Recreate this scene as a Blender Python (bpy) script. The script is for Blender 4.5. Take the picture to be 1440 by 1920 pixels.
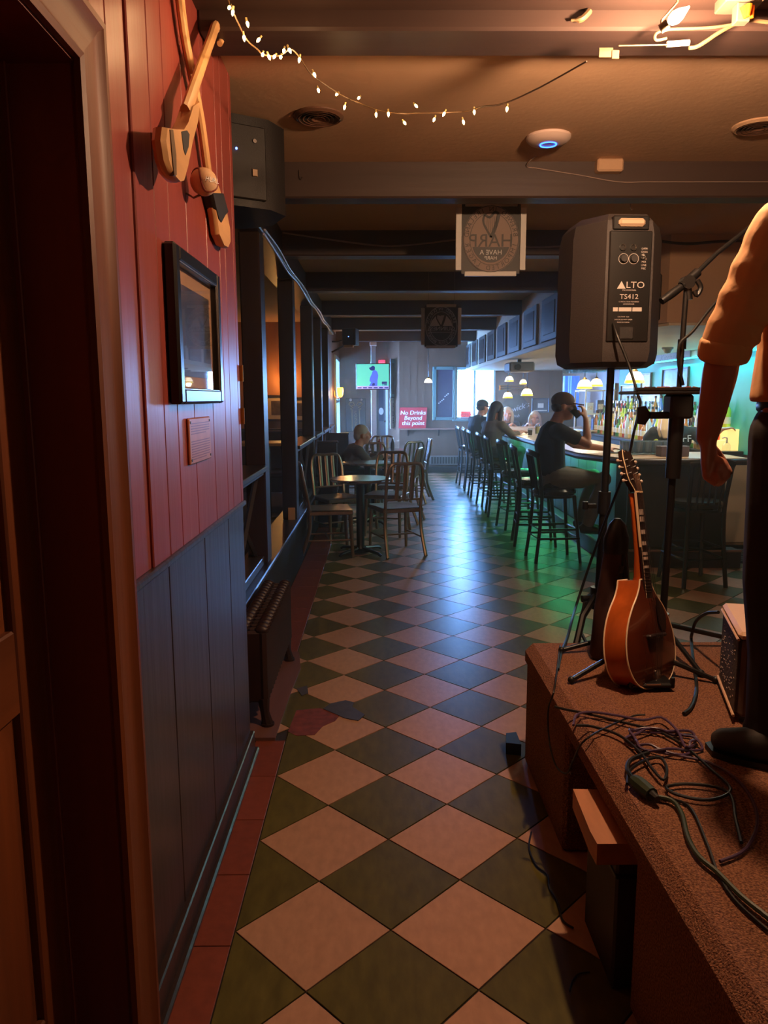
import bpy, bmesh, math, random
from mathutils import Matrix, Vector, Euler
R = math.radians
random.seed(7)
for o in list(bpy.data.objects): bpy.data.objects.remove(o)
S = bpy.context.scene
COL = S.collection
# ---------------------------------------------------------------- camera
FPX, YAW, PIT, ROLL, EYE = 1400.0, .0085, .1511, -.004, 1.458
_f = Vector((math.sin(YAW)*math.cos(PIT), math.cos(YAW)*math.cos(PIT), -math.sin(PIT)))
_r = Vector((math.cos(YAW), -math.sin(YAW), 0)); _u = _r.cross(_f)
_R = _r*math.cos(ROLL) + _u*math.sin(ROLL); _U = -_r*math.sin(ROLL) + _u*math.cos(ROLL)
cam = bpy.data.cameras.new('camera'); co = bpy.data.objects.new('camera', cam); COL.objects.link(co)
cm = Matrix.Identity(4)
for i in range(3): cm[i][0] = _R[i]; cm[i][1] = _U[i]; cm[i][2] = -_f[i]
cm[2][3] = EYE
co.matrix_world = cm
cam.sensor_fit = 'HORIZONTAL'; cam.sensor_width = 36; cam.lens = 36*FPX/1440; cam.clip_start = .05; cam.clip_end = 200
S.camera = co
# ---------------------------------------------------------------- world, light, exposure
S.view_settings.view_transform = 'Standard'; S.view_settings.look = 'None'
S.view_settings.exposure = .35; S.view_settings.gamma = 1; S.view_settings.use_curve_mapping = False
W = bpy.data.worlds.new('sky'); S.world = W; W.use_nodes = True
bg = W.node_tree.nodes['Background']; bg.inputs[0].default_value = (.19, .44, 1.0, 1); bg.inputs[1].default_value = 118.0
S.cycles.use_denoising = True
S.cycles.max_bounces = 8; S.cycles.diffuse_bounces = 4; S.cycles.glossy_bounces = 4; S.cycles.transparent_max_bounces = 12
S.cycles.sample_clamp_indirect = 4; S.cycles.caustics_reflective = False; S.cycles.caustics_refractive = False
S.cycles.blur_glossy = 1.0
def lamp(name, kind, loc, power, col, size=.05, rot=None, sy=None, spread=None):
    l = bpy.data.lights.new(name, kind); l.energy = power; l.color = col
    if kind == 'AREA':
        l.size = size
        if sy: l.shape = 'RECTANGLE'; l.size_y = sy
        if spread: l.spread = spread
    else: l.shadow_soft_size = size
    if kind == 'SPOT': l.spot_size = R(150); l.spot_blend = .5
    o = bpy.data.objects.new(name, l); COL.objects.link(o); o.location = loc
    if rot: o.rotation_euler = rot
    return o
WIN_Y = 14.7
for nm, loc, rot, sx, sy in (('window_portal', (1.9, WIN_Y+.02, 1.55), (R(-90), 0, 0), .8, 1.05), ('side_window_portal', (-.80, 14.0, 1.35), (0, R(-90), 0), 1.25, 1.6)):
    p = lamp(nm, 'AREA', loc, 1, (1, 1, 1), sx, rot, sy); p.data.cycles.is_portal = True
WARM = (1, .59, .33)
lamp('stage_bulb_light', 'POINT', (.86, 2.17, 2.41), 74, WARM, .03)
lamp('added_warm_fill', 'POINT', (2.3, -1.3, 1.5), 13, (1, .62, .36), .12)  # unseen fill lamp, added to lift the ceiling and foreground
# ---------------------------------------------------------------- pixel helpers (photograph -> place)
def ray(x, y): return _f + _R*((x-720)/FPX) - _U*((y-960)/FPX)
def at(x, y, X=None, Y=None, Z=None):
    d = ray(x, y); o = Vector((0, 0, EYE))
    t = X/d.x if X is not None else Y/d.y if Y is not None else (Z-EYE)/d.z
    return o + d*t
# ---------------------------------------------------------------- materials
def lin(c): return tuple(((v/255+.055)/1.055)**2.4 if v/255 > .04045 else v/255/12.92 for v in c)
MATS = {}
def mat(name, col, rough=.5, metal=0., var=0., scale=8., stretch=(1, 1, 1), bump=0., bscale=60., emit=None, es=1., coat=0., trans=0., alpha=1., spec=.5, rnd=0., detail=4, col2=None, coord='Object'):
    """procedural surface: colour varied by stretched noise, fine relief by a second noise"""
    if name in MATS: return MATS[name]
    m = bpy.data.materials.new(name); m.use_nodes = True; MATS[name] = m
    nt = m.node_tree; b = nt.nodes['Principled BSDF']
    c = lin(col); b.inputs['Base Color'].default_value = (*c, 1)
    b.inputs['Roughness'].default_value = rough; b.inputs['Metallic'].default_value = metal
    b.inputs['Coat Weight'].default_value = coat; b.inputs['Transmission Weight'].default_value = trans
    b.inputs['Alpha'].default_value = alpha; b.inputs['Specular IOR Level'].default_value = spec
    if var or bump or rnd:
        tc = nt.nodes.new('ShaderNodeTexCoord'); mp = nt.nodes.new('ShaderNodeMapping'); mp.inputs['Scale'].default_value = stretch
        oi = nt.nodes.new('ShaderNodeObjectInfo')
        if coord == 'World':
            g = nt.nodes.new('ShaderNodeNewGeometry'); nt.links.new(g.outputs['Position'], mp.inputs[0])
        else:
            nt.links.new(tc.outputs['Object'], mp.inputs[0]); sc = nt.nodes.new('ShaderNodeVectorMath'); sc.operation = 'SCALE'
            sc.inputs[0].default_value = (7, 13, 5); nt.links.new(oi.outputs['Random'], sc.inputs['Scale']); nt.links.new(sc.outputs[0], mp.inputs['Location'])
    last = None
    if var:
        n = nt.nodes.new('ShaderNodeTexNoise'); n.inputs['Scale'].default_value = scale; n.inputs['Detail'].default_value = detail
        nt.links.new(mp.outputs[0], n.inputs['Vector'])
        r = nt.nodes.new('ShaderNodeValToRGB'); r.color_ramp.elements[0].position = .3; r.color_ramp.elements[1].position = .7
        a2 = lin(col2) if col2 else tuple(v*(1-var) for v in c)
        r.color_ramp.elements[0].color = (*a2, 1); r.color_ramp.elements[1].color = (*(tuple(min(1, v*(1+var)) for v in c) if not col2 else c), 1)
        nt.links.new(n.outputs['Fac'], r.inputs[0]); last = r.outputs[0]
    if rnd:
        hv = nt.nodes.new('ShaderNodeHueSaturation'); mr = nt.nodes.new('ShaderNodeMapRange')
        mr.inputs[3].default_value = 1-rnd; mr.inputs[4].default_value = 1+rnd
        nt.links.new(oi.outputs['Random'], mr.inputs[0]); nt.links.new(mr.outputs[0], hv.inputs['Value'])
        if last: nt.links.new(last, hv.inputs['Color'])
        else: hv.inputs['Color'].default_value = (*c, 1)
        last = hv.outputs[0]
    if last: nt.links.new(last, b.inputs['Base Color'])
    if bump:
        n2 = nt.nodes.new('ShaderNodeTexNoise'); n2.inputs['Scale'].default_value = bscale; n2.inputs['Detail'].default_value = 3
        nt.links.new(mp.outputs[0], n2.inputs['Vector'])
        bp = nt.nodes.new('ShaderNodeBump'); bp.inputs['Strength'].default_value = bump; bp.inputs['Distance'].default_value = .01
        nt.links.new(n2.outputs['Fac'], bp.inputs['Height']); nt.links.new(bp.outputs[0], b.inputs['Normal'])
    if emit:
        b.inputs['Emission Color'].default_value = (*lin(emit), 1); b.inputs['Emission Strength'].default_value = es
    return m
V = (1, 1, .06); H = (.06, 1, 1); HY = (1, .06, 1)
m_red = mat('red_paint', (138, 62, 54), .38, var=.12, scale=6, stretch=V, bump=.12, bscale=30)
m_slate = mat('slate_paint', (56, 43, 40), .30, var=.15, scale=5, stretch=V, bump=.15, bscale=25)
m_dred = mat('groove_red', (70, 20, 18), .7)
m_oak = mat('oak_varnish', (110, 57, 29), .5, var=.28, scale=14, stretch=V, bump=.1, bscale=40, spec=.3)
m_oakh = mat('oak_varnish_across', (110, 57, 29), .5, var=.28, scale=14, stretch=HY, bump=.1, bscale=40)
m_jamb = mat('dark_stain_jamb', (112, 46, 34), .45, var=.2, scale=10, stretch=V)
m_brown = mat('dark_brown_stain', (44, 29, 25), .36, var=.25, scale=10, stretch=V, bump=.08, bscale=30)
m_beam = mat('dark_beam_stain', (62, 45, 40), .55, var=.2, scale=6, stretch=H, bump=.15, bscale=20)
m_plaster = mat('cream_plaster', (196, 160, 128), .85, var=.06, scale=2, bump=.15, bscale=35)
m_cream = mat('cream_soffit', (214, 200, 170), .6, var=.05, scale=3, bump=.05, bscale=30)
m_panelw = mat('brown_panelling', (98, 66, 46), .55, var=.18, scale=6, stretch=V, bump=.06, bscale=30)
m_teal = mat('teal_paint', (60, 170, 160), .6, var=.05, scale=3)
m_green = mat('green_tile', (92, 84, 40), .31, var=.22, scale=30, stretch=(1, .35, 1), bump=.06, bscale=45, rnd=.10, detail=6, coord='World')
m_pink = mat('sand_tile', (186, 142, 116), .31, var=.10, scale=40, stretch=(1, .5, 1), bump=.06, bscale=45, rnd=.07, detail=6, coord='World')
m_terra = mat('terracotta_tile', (128, 62, 42), .40, var=.12, scale=30, bump=.05, bscale=40, rnd=.06, coord='World')
m_grout = mat('dark_subfloor', (40, 30, 24), .8)
m_black = mat('black_satin', (20, 19, 20), .38)
m_blackw = mat('black_lacquer_wood', (22, 20, 21), .28)
m_blackp = mat('black_textured_plastic', (38, 35, 36), .55, bump=.2, bscale=300)
m_chrome = mat('chrome', (200, 200, 200), .18, 1.)
m_alum = mat('warm_brushed_metal', (150, 128, 108), .32, .75, var=.1, scale=30, stretch=V)
m_white = mat('white_paint', (220, 218, 210), .5)
m_cable = mat('black_rubber', (20, 19, 19), .45)
m_carpet = mat('tan_carpet', (182, 124, 90), .95, var=.5, scale=210, bump=1.0, bscale=260, detail=2, col2=(98, 58, 44))
m_skin = mat('skin', (170, 112, 92), .5, var=.06, scale=12)
m_skinl = mat('skin_light', (206, 150, 126), .5, var=.06, scale=12)
def pane_mat(name, ior=1.5, tint=(1, 1, 1, 1)):
    m = bpy.data.materials.new(name); m.use_nodes = True; nt = m.node_tree; nt.nodes.remove(nt.nodes['Principled BSDF'])
    tr = nt.nodes.new('ShaderNodeBsdfTransparent'); tr.inputs[0].default_value = tint
    gl = nt.nodes.new('ShaderNodeBsdfGlossy'); gl.inputs['Roughness'].default_value = .02
    fr = nt.nodes.new('ShaderNodeFresnel'); fr.inputs[0].default_value = ior
    geo = nt.nodes.new('ShaderNodeNewGeometry'); fb = nt.nodes.new('ShaderNodeMath'); fb.operation = 'SUBTRACT'; fb.use_clamp = True; nt.links.new(fr.outputs[0], fb.inputs[0]); nt.links.new(geo.outputs['Backfacing'], fb.inputs[1])
    mx = nt.nodes.new('ShaderNodeMixShader'); nt.links.new(fb.outputs[0], mx.inputs[0]); nt.links.new(tr.outputs[0], mx.inputs[1]); nt.links.new(gl.outputs[0], mx.inputs[2])
    nt.links.new(mx.outputs[0], nt.nodes['Material Output'].inputs[0]); return m
m_pane = pane_mat('window_glass'); m_pglass = pane_mat('picture_glass', 1.6)
m_glass = pane_mat('clear_glass', 1.45, (.86, .92, .93, 1))
m_brass = mat('brass', (170, 120, 60), .3, .9)
# ---------------------------------------------------------------- mesh builder
class G:
    def __init__(s): s.v = []; s.f = []
    def add(s, vs, fs, M=None):
        n = len(s.v)
        s.v += [tuple(M @ Vector(p)) if M else tuple(p) for p in vs]; s.f += [tuple(i+n for i in q) for q in fs]; return s
    def box(s, x0, x1, y0, y1, z0, z1, b=0., M=None):
        if b <= 0:
            vs = [(x, y, z) for z in (z0, z1) for y in (y0, y1) for x in (x0, x1)]
            return s.add(vs, [(0, 2, 3, 1), (4, 5, 7, 6), (0, 1, 5, 4), (2, 6, 7, 3), (0, 4, 6, 2), (1, 3, 7, 5)], M)
        lo = (x0, y0, z0); hi = (x1, y1, z1); vs = []; idx = {}
        for c in range(8):
            sg = [(c >> k) & 1 for k in range(3)]
            for ax in range(3):
                p = [(hi[k] if sg[k] else lo[k]) + (0 if k == ax else (-b if sg[k] else b)) for k in range(3)]
                idx[c, ax] = len(vs); vs.append(p)
        fs = []
        for ax in range(3):
            u, w = [k for k in range(3) if k != ax]
            for sd in (0, 1):
                q = [idx[(sd << ax) | (a << u) | (bb << w), ax] for a, bb in ((0, 0), (1, 0), (1, 1), (0, 1))]
                fs.append(q)
            for a in (0, 1):
                for bb in (0, 1):
                    c0 = (a << u) | (bb << w); c1 = c0 | (1 << ax)
                    fs.append([idx[c0, u], idx[c1, u], idx[c1, w], idx[c0, w]])
        for c in range(8): fs.append([idx[c, k] for k in range(3)])
        ctr = Vector([(a+c)/2 for a, c in zip(lo, hi)]); out = []
        for q in fs:
            p = [Vector(vs[i]) for i in q]; n = (p[1]-p[0]).cross(p[2]-p[0])
            out.append(q if n.dot(sum(p, Vector())/len(p)-ctr) > 0 else q[::-1])
        return s.add(vs, out, M)
    def tube(s, pts, r, n=8, cap=True, M=None, flat=None):
        pts = [Vector(p) for p in pts]; N = len(pts)
        rr = r if isinstance(r, (list, tuple)) else [r]*N
        t = [(pts[min(i+1, N-1)]-pts[max(i-1, 0)]).normalized() for i in range(N)]
        up = Vector((0, 0, 1)) if abs(t[0].z) < .9 else Vector((0, 1, 0))
        a = t[0].cross(up).normalized(); vs = []; fs = []
        for i in range(N):
            a = (a - t[i]*a.dot(t[i])).normalized(); b = t[i].cross(a)
            ra, rb = rr[i] if isinstance(rr[i], (list, tuple)) else (rr[i], rr[i]*(flat or 1))
            for k in range(n):
                w = 2*math.pi*k/n; vs.append(pts[i] + a*(ra*math.cos(w)) + b*(rb*math.sin(w)))
        for i in range(N-1):
            for k in range(n): fs.append((i*n+k, i*n+(k+1) % n, (i+1)*n+(k+1) % n, (i+1)*n+k))
        if cap: fs.append(tuple(range(n))[::-1]); fs.append(tuple(range((N-1)*n, N*n)))
        return s.add(vs, fs, M)
    def cyl(s, p, q, r0, r1=None, n=14, M=None): return s.tube([p, q], [r0, r0 if r1 is None else r1], n, True, M)
    def lathe(s, prof, n=20, M=None):
        vs = []; fs = []
        for r, z in prof:
            for k in range(n): w = 2*math.pi*k/n; vs.append((max(r, 1e-4)*math.cos(w), max(r, 1e-4)*math.sin(w), z))
        for i in range(len(prof)-1):
            for k in range(n): fs.append((i*n+k, i*n+(k+1) % n, (i+1)*n+(k+1) % n, (i+1)*n+k))
        fs.append(tuple(range(n))[::-1]); fs.append(tuple(range((len(prof)-1)*n, len(prof)*n)))
        return s.add(vs, fs, M)
    def ball(s, c, r, nu=14, nv=9, M=None):
        r = (r, r, r) if not isinstance(r, (tuple, list)) else r; c = Vector(c); vs = [c+Vector((0, 0, r[2]))]; fs = []
        for i in range(1, nv):
            a = math.pi*i/nv
            for k in range(nu): w = 2*math.pi*k/nu; vs.append(c+Vector((r[0]*math.sin(a)*math.cos(w), r[1]*math.sin(a)*math.sin(w), r[2]*math.cos(a))))
        vs.append(c-Vector((0, 0, r[2]))); L = len(vs)-1
        for k in range(nu):
            fs.append((0, 1+k, 1+(k+1) % nu)); fs.append((L, L-nu+(k+1) % nu, L-nu+k))
            for i in range(nv-2): fs.append((1+i*nu+k, 1+(i+1)*nu+k, 1+(i+1)*nu+(k+1) % nu, 1+i*nu+(k+1) % nu))
        return s.add(vs, fs, M)
    def prism(s, poly, z0, z1, M=None):
        n = len(poly)
        ar = sum(poly[i][0]*poly[(i+1) % n][1]-poly[(i+1) % n][0]*poly[i][1] for i in range(n))
        if ar < 0: poly = poly[::-1]
        vs = [(x, y, z0) for x, y in poly] + [(x, y, z1) for x, y in poly]
        fs = [tuple(range(n))[::-1], tuple(range(n, 2*n))] + [(i, (i+1) % n, n+(i+1) % n, n+i) for i in range(n)]
        return s.add(vs, fs, M)
    def loft(s, rings, n=20, M=None):      # rings: (cx, cy, cz, rx, ry[, rotz])
        vs = []; fs = []
        for q in rings:
            a = q[5] if len(q) > 5 else 0
            for k in range(n):
                w = 2*math.pi*k/n; x, y = q[3]*math.cos(w), q[4]*math.sin(w)
                vs.append((q[0]+x*math.cos(a)-y*math.sin(a), q[1]+x*math.sin(a)+y*math.cos(a), q[2]))
        N = len(rings)
        for i in range(N-1):
            for k in range(n): fs.append((i*n+k, i*n+(k+1) % n, (i+1)*n+(k+1) % n, (i+1)*n+k))
        fs.append(tuple(range(n))[::-1]); fs.append(tuple(range((N-1)*n, N*n)))
        return s.add(vs, fs, M)
    def mesh(s, name, m, sharp=35, inv=None):
        me = bpy.data.meshes.new(name)
        me.from_pydata([tuple(inv @ Vector(p)) for p in s.v] if inv else s.v, [], s.f); me.validate()
        me.materials.append(m)
        if sharp:
            me.polygons.foreach_set('use_smooth', [True]*len(me.polygons)); me.set_sharp_from_angle(angle=R(sharp))
        return me
ROOT = {}
def link(name, me, parent=None):
    o = bpy.data.objects.new(name, me); COL.objects.link(o)
    if parent: o.parent = parent
    return o
def top(o):
    while o.parent: o = o.parent
    return o
def obj(name, g, m, parent=None, w=False, sharp=35, label=None):
    """one mesh object; w: the shape was given in world coordinates"""
    inv = None
    if w and parent: inv = ROOT[top(parent).name].inverted()
    o = link(name, g.mesh(name, m, sharp, inv), parent)
    if label: o['label'] = label
    return o
def tag(o, label, cat, group=None):
    o['label'] = label; o['category'] = cat
    if group: o['group'] = group
    return o
def thing(name, label, cat, loc=(0, 0, 0), rz=0, group=None):
    o = link(name, None); o.location = loc; o.rotation_euler = (0, 0, rz); o.empty_display_size = .1
    ROOT[o.name] = Matrix.Translation(Vector(loc)) @ Matrix.Rotation(rz, 4, 'Z')
    return tag(o, label, cat, group)
def solo(name, g, m, label, cat, group=None, base=None, sharp=35):
    """a thing that is one mesh, its origin at base"""
    if base is None:
        n = len(g.v); base = (sum(p[0] for p in g.v)/n, sum(p[1] for p in g.v)/n, min(p[2] for p in g.v))
    o = link(name, g.mesh(name, m, sharp, Matrix.Translation(-Vector(base)))); o.location = base
    ROOT[o.name] = Matrix.Translation(Vector(base))
    return tag(o, label, cat, group)
def setting(name, g=None, m=None, sharp=35):
    o = link(name, g.mesh(name, m, sharp) if g else None); o['kind'] = 'structure'; ROOT[o.name] = Matrix.Identity(4); return o
def dup(root, loc, rz=0, label=None, group=None):
    r = root.copy(); COL.objects.link(r); r.location = loc; r.rotation_euler = (0, 0, rz)
    ROOT[r.name] = Matrix.Translation(Vector(loc)) @ Matrix.Rotation(rz, 4, 'Z')
    if label: r['label'] = label
    if group: r['group'] = group
    for ch in list(root.children):
        c = ch.copy(); COL.objects.link(c); c.parent = r
        for g2 in list(ch.children): d = g2.copy(); COL.objects.link(d); d.parent = c
    return r
def spl(pts, k=6, closed=False):
    p = [Vector(q) for q in pts]; n = len(p); out = []
    for i in range(n if closed else n-1):
        a, b, c, d = (p[(i-1) % n], p[i], p[(i+1) % n], p[(i+2) % n]) if closed else (p[max(i-1, 0)], p[i], p[i+1], p[min(i+2, n-1)])
        for j in range(k):
            t = j/k
            out.append(.5*((2*b)+(c-a)*t+(2*a-5*b+4*c-d)*t*t+(3*b-a-3*c+d)*t**3))
    if not closed: out.append(p[-1])
    return out
def frame(o, x, y):            # matrix with origin o and axes x, y, x*y
    x = Vector(x).normalized(); y = Vector(y); y = (y-x*x.dot(y)).normalized(); z = x.cross(y); M = Matrix.Identity(4)
    for i in range(3): M[i][0] = x[i]; M[i][1] = y[i]; M[i][2] = z[i]; M[i][3] = Vector(o)[i]
    return M
_tc = {}
def glyphs(s, size=1., shear=0.):
    k = (s, shear)
    if k not in _tc:
        cu = bpy.data.curves.new('t', 'FONT'); cu.body = s; cu.align_x = 'CENTER'; cu.align_y = 'CENTER'; cu.size = 1; cu.extrude = 0; cu.shear = shear; cu.resolution_u = 3
        o = bpy.data.objects.new('t', cu); COL.objects.link(o)
        me = bpy.data.meshes.new_from_object(o.evaluated_get(bpy.context.evaluated_depsgraph_get()))
        _tc[k] = ([tuple(v.co) for v in me.vertices], [tuple(p.vertices) for p in me.polygons])
        bpy.data.objects.remove(o); bpy.data.curves.remove(cu); bpy.data.meshes.remove(me)
    vs, fs = _tc[k]; return [(x*size, y*size, z) for x, y, z in vs], fs
def words(g, s, size, M, wide=1., shear=0.):
    vs, fs = glyphs(s, size, shear); g.add([(x*wide, y, z) for x, y, z in vs], fs, M); return g
def ring_words(g, s, rx, ry, a0, a1, size, M, flip=False):
    for i, c in enumerate(s):
        if c == ' ': continue
        a = a0+(a1-a0)*i/max(1, len(s)-1)
        g.add(*glyphs(c, size), M @ Matrix.Translation((rx*math.cos(a), ry*math.sin(a), 0)) @ Matrix.Rotation(a+(math.pi/2 if flip else -math.pi/2), 4, 'Z'))
    return g
def ellipse(rx, ry, n=36): return [(rx*math.cos(2*math.pi*k/n), ry*math.sin(2*math.pi*k/n)) for k in range(n)]
def band(g, rx, ry, w, z0, z1, M=None, n=40):
    o = ellipse(rx, ry, n); i = ellipse(rx-w, ry-w, n)
    vs = [(x, y, z1) for x, y in o]+[(x, y, z1) for x, y in i]+[(x, y, z0) for x, y in o]
    fs = [(k, (k+1) % n, n+(k+1) % n, n+k) for k in range(n)]+[(2*n+k, 2*n+(k+1) % n, (k+1) % n, k) for k in range(n)]
    return g.add(vs, fs, M)
T = Matrix.Translation
# ================================================================ SETTING
# ---- floor
TD = .431; TX, TY = -.401, 2.3044
fl = setting('floor', G().box(-4, 4.2, -2.6, 15.6, -.08, -.004), m_grout)
def clip(poly, x0, sign):
    out = []
    for i in range(len(poly)):
        a, b = poly[i], poly[(i+1) % len(poly)]; da, db = (a[0]-x0)*sign, (b[0]-x0)*sign
        if da >= 0: out.append(a)
        if da*db < 0: t = da/(da-db); out.append((a[0]+(b[0]-a[0])*t, a[1]+(b[1]-a[1])*t))
    return out
def tile_mesh(poly, m, name):
    cx = sum(p[0] for p in poly)/len(poly); cy = sum(p[1] for p in poly)/len(poly); n = len(poly)
    ins = [(cx+(x-cx)*.985, cy+(y-cy)*.985) for x, y in poly]
    vs = [(x, y, -.004) for x, y in ins]+[(x, y, -.0008) for x, y in ins]+[(cx+(x-cx)*.978, cy+(y-cy)*.978, 0) for x, y in poly]
    fs = [tuple(range(2*n, 3*n))]+[(j*n+i, j*n+(i+1) % n, (j+1)*n+(i+1) % n, (j+1)*n+i) for j in (0, 1) for i in range(n)]
    g = G().add(vs, fs); return g.mesh(name, m, 0)
h = TD/2; dia = [(h, 0), (0, h), (-h, 0), (0, -h)]
full = {0: tile_mesh(dia, m_pink, 'tile'), 1: tile_mesh(dia, m_green, 'tile')}
cells = []
for j in range(-8, 60):
    for i in range(-6, 22):
        if (i+j) % 2 == 0: continue
        cx, cy = TX+i*h, TY+j*h
        if cy < .8 or cx > 3.9: continue
        xb = TX if cy < 3.0 else -.47
        if cx+h <= xb+.02: continue
        if cx > .85 and cy < 2.65: continue            # under the stage
        if cx > 2.35 and cy > 6.5: continue            # under the bar
        cells.append((math.hypot(cx, cy), cx, cy, j % 2, xb))
cells.sort()
far_g = {0: G(), 1: G()}; cnt = 0
broken = []
for d, cx, cy, k, xb in cells:
    poly = [(cx+x, cy+y) for x, y in dia]
    cut = cx-h < xb-.01
    if cut: poly = clip(poly, xb, 1)
    if len(poly) < 3: continue
    if cnt < 296:
        if cut:
            me = tile_mesh([(x-cx, y-cy) for x, y in poly], (m_pink, m_green)[k], 'tile')
        else: me = full[k]
        o = link('tile', me, fl); o.location = (cx, cy, random.uniform(-.0005, .0004)); cnt += 1
        o.rotation_euler = (random.uniform(-.0012, .0012), random.uniform(-.0012, .0012), 0)
    else:
        c2 = [(cx+(x-cx)*.985, cy+(y-cy)*.985) for x, y in poly] if not cut else poly
        far_g[k].prism(c2, -.004, 0)
for k in (0, 1):
    o = obj('distant_tiles', far_g[k], (m_pink, m_green)[k], fl, sharp=0); o['kind'] = 'stuff'
# terracotta border strips
y = .6
while y < 3.05:
    obj('border_tile', G().box(-.53, TX-.003, y, min(y+.302, 3.04), -.004, 0, .0012), m_terra, fl); y += .305
y = 4.18
while y < 11.6:
    obj('border_tile', G().box(-.68, -.473, y, y+.302, -.004, 0, .0012), m_terra, fl); y += .305
# worn patch by the radiator: board, exposed underlay and a torn vinyl flap
m_under = mat('exposed_red_underlay', (118, 52, 40), .8, var=.3, scale=25)
m_flap = mat('torn_grey_underside', (70, 66, 68), .6, var=.2, scale=20)
m_board = mat('pinkish_floor_board', (112, 74, 66), .5, var=.15, scale=12, stretch=(1, .1, 1))
obj('hearth_board', G().prism([(-.68, 3.05), (-.45, 3.05), (-.44, 3.55), (-.425, 3.9), (-.46, 4.16), (-.68, 4.16)], -.004, .009), m_board, fl)
def onfl(pts, z=0.): return [tuple(at(x, y, Z=z))[:2] for x, y in pts]
obj('exposed_underlay', G().prism(onfl([(556, 1332), (600, 1328), (640, 1338), (628, 1352), (605, 1362), (590, 1378), (556, 1380), (540, 1372)]), -.003, .0012), m_under, fl)
obj('torn_flap', G().prism(onfl([(606, 1330), (620, 1320), (648, 1314), (664, 1318), (660, 1326), (684, 1341), (672, 1352), (646, 1347), (630, 1340)]), 0, .0035), m_flap, fl)
obj('torn_flap', G().prism(onfl([(556, 1292), (576, 1286), (578, 1300), (566, 1305)]), 0, .003), m_flap, fl)
# ---- ceiling, beams
ce = setting('ceiling', G().box(-4, 4.2, -2.6, 15.6, 2.62, 2.75), m_plaster)
obj('beam', G().box(-.53, 4, 2.42, 2.60, 2.546, 2.63, .008), m_beam, ce)
for (a, b) in ((3.93, 4.06), (5.46, 5.61), (7.2, 7.37), (9.25, 9.4), (11.2, 11.37), (13.4, 13.6)):
    obj('beam', G().box(-.72 if a > 2.5 else -.53, 1.9 if a > 5 else 4.0, a, b, 2.45, 2.63, .008), m_beam, ce)
obj('dark_board', G().box(-.53, 4, -2.5, 2.42, 2.60, 2.625), m_beam, ce)
obj('beam', G().box(-.53, 4, .35, .5, 2.45, 2.61, .008), m_beam, ce)
obj('ceiling_patch', G().box(-.065, .065, 0, .06, 2.56, 2.622, .008, T((1.155, 3.875, 0))), m_plaster, ce)
# ---- near left wall: red boards over slate wainscot
WX = -.53
wl = setting('wall_left', G().box(-.70, WX-.016, 1.53, 2.93, 0, 2.62).box(-.70, WX-.016, -2.6, .52, 0, 2.62).box(-.70, WX-.016, .52, 1.53, 2.16, 2.62), m_dred)
seams = [1.525, 1.615, 1.735, 1.88, 2.005, 2.19, 2.44, 2.635, 2.73, 2.885, 2.932]
for i, (a, b) in enumerate(zip(seams, seams[1:])):
    dx = -.006 if b <= 1.74 else 0
    obj('plank', G().box(WX-.02, WX+dx, a+.0015, b-.0015, 1.06, 2.62, .003), m_red, wl)
obj('plank', G().box(WX-.02, WX-.006, .4, 1.525, 2.155, 2.62, .003), m_red, wl)
obj('plank', G().box(WX-.02, WX-.006, -1.5, .41, 0, 2.62, .003), m_red, wl)
for a, b in zip([1.525, 1.866, 2.263, 2.632, 2.932], [1.866, 2.263, 2.632, 2.932]):
    obj('panel', G().box(WX-.02, WX-.003, a+.0022, b-.0022, .09, 1.045, .003), m_slate, wl)
t1 = setting('trim_1', G().box(WX-.015, WX+.010, 1.525, 2.934, 1.043, 1.062, .004), m_slate)
bl = setting('baseboard_left', G().box(WX-.01, WX+.014, 1.525, 2.94, 0, .095, .004).box(WX, WX+.03, 1.525, 2.95, 0, .02, .006), m_slate)
# ---- door in the left wall
d1 = setting('door_1')
DX = -.665
def dbox(name, y0, y1, z0, z1, x0=DX-.04, x1=DX, m=None, b=.004): return obj(name, G().box(x0, x1, y0, y1, z0, z1, b), m or m_oak, d1)
dbox('stile', 1.325, 1.44, .01, 2.05); dbox('stile', .56, .68, .01, 2.05)
for z0, z1 in ((.01, .24), (.88, 1.04), (1.68, 1.79), (1.95, 2.05)): dbox('rail', .68, 1.325, z0, z1, m=m_oakh, x1=DX-.001)
dbox('mullion', .95, 1.06, .24, 1.95, x1=DX-.001)
for z0, z1 in ((.24, .88), (1.04, 1.68), (1.79, 1.95)):
    for y0, y1 in ((.68, .95), (1.06, 1.325)):
        g = G().box(DX-.035, DX-.016, y0, y1, z0, z1)
        a = .045
        g.add([(DX-.016, y0+.012, z0+.012), (DX-.016, y1-.012, z0+.012), (DX-.016, y1-.012, z1-.012), (DX-.016, y0+.012, z1-.012),
               (DX-.004, y0+a, z0+a), (DX-.004, y1-a, z0+a), (DX-.004, y1-a, z1-a), (DX-.004, y0+a, z1-a)],
              [(4, 5, 6, 7), (0, 1, 5, 4), (1, 2, 6, 5), (2, 3, 7, 6), (3, 0, 4, 7)])
        obj('raised_panel', g, m_oak, d1)
obj('knob', G().ball((DX+.05, .63, .95), .028).cyl((DX, .63, .95), (DX+.05, .63, .95), .012), m_brass, d1)
obj('jamb', G().box(-.72, WX-.005, 1.44, 1.53, 0, 2.12).box(-.68, -.655, 1.43, 1.442, 0, 2.06, .002).box(-.72, WX-.005, .45, .56, 0, 2.12).box(-.72, WX-.005, .45, 1.53, 2.05, 2.13).box(-.712, -.705, .45, 1.53, 0, 2.1), m_jamb, d1)
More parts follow.
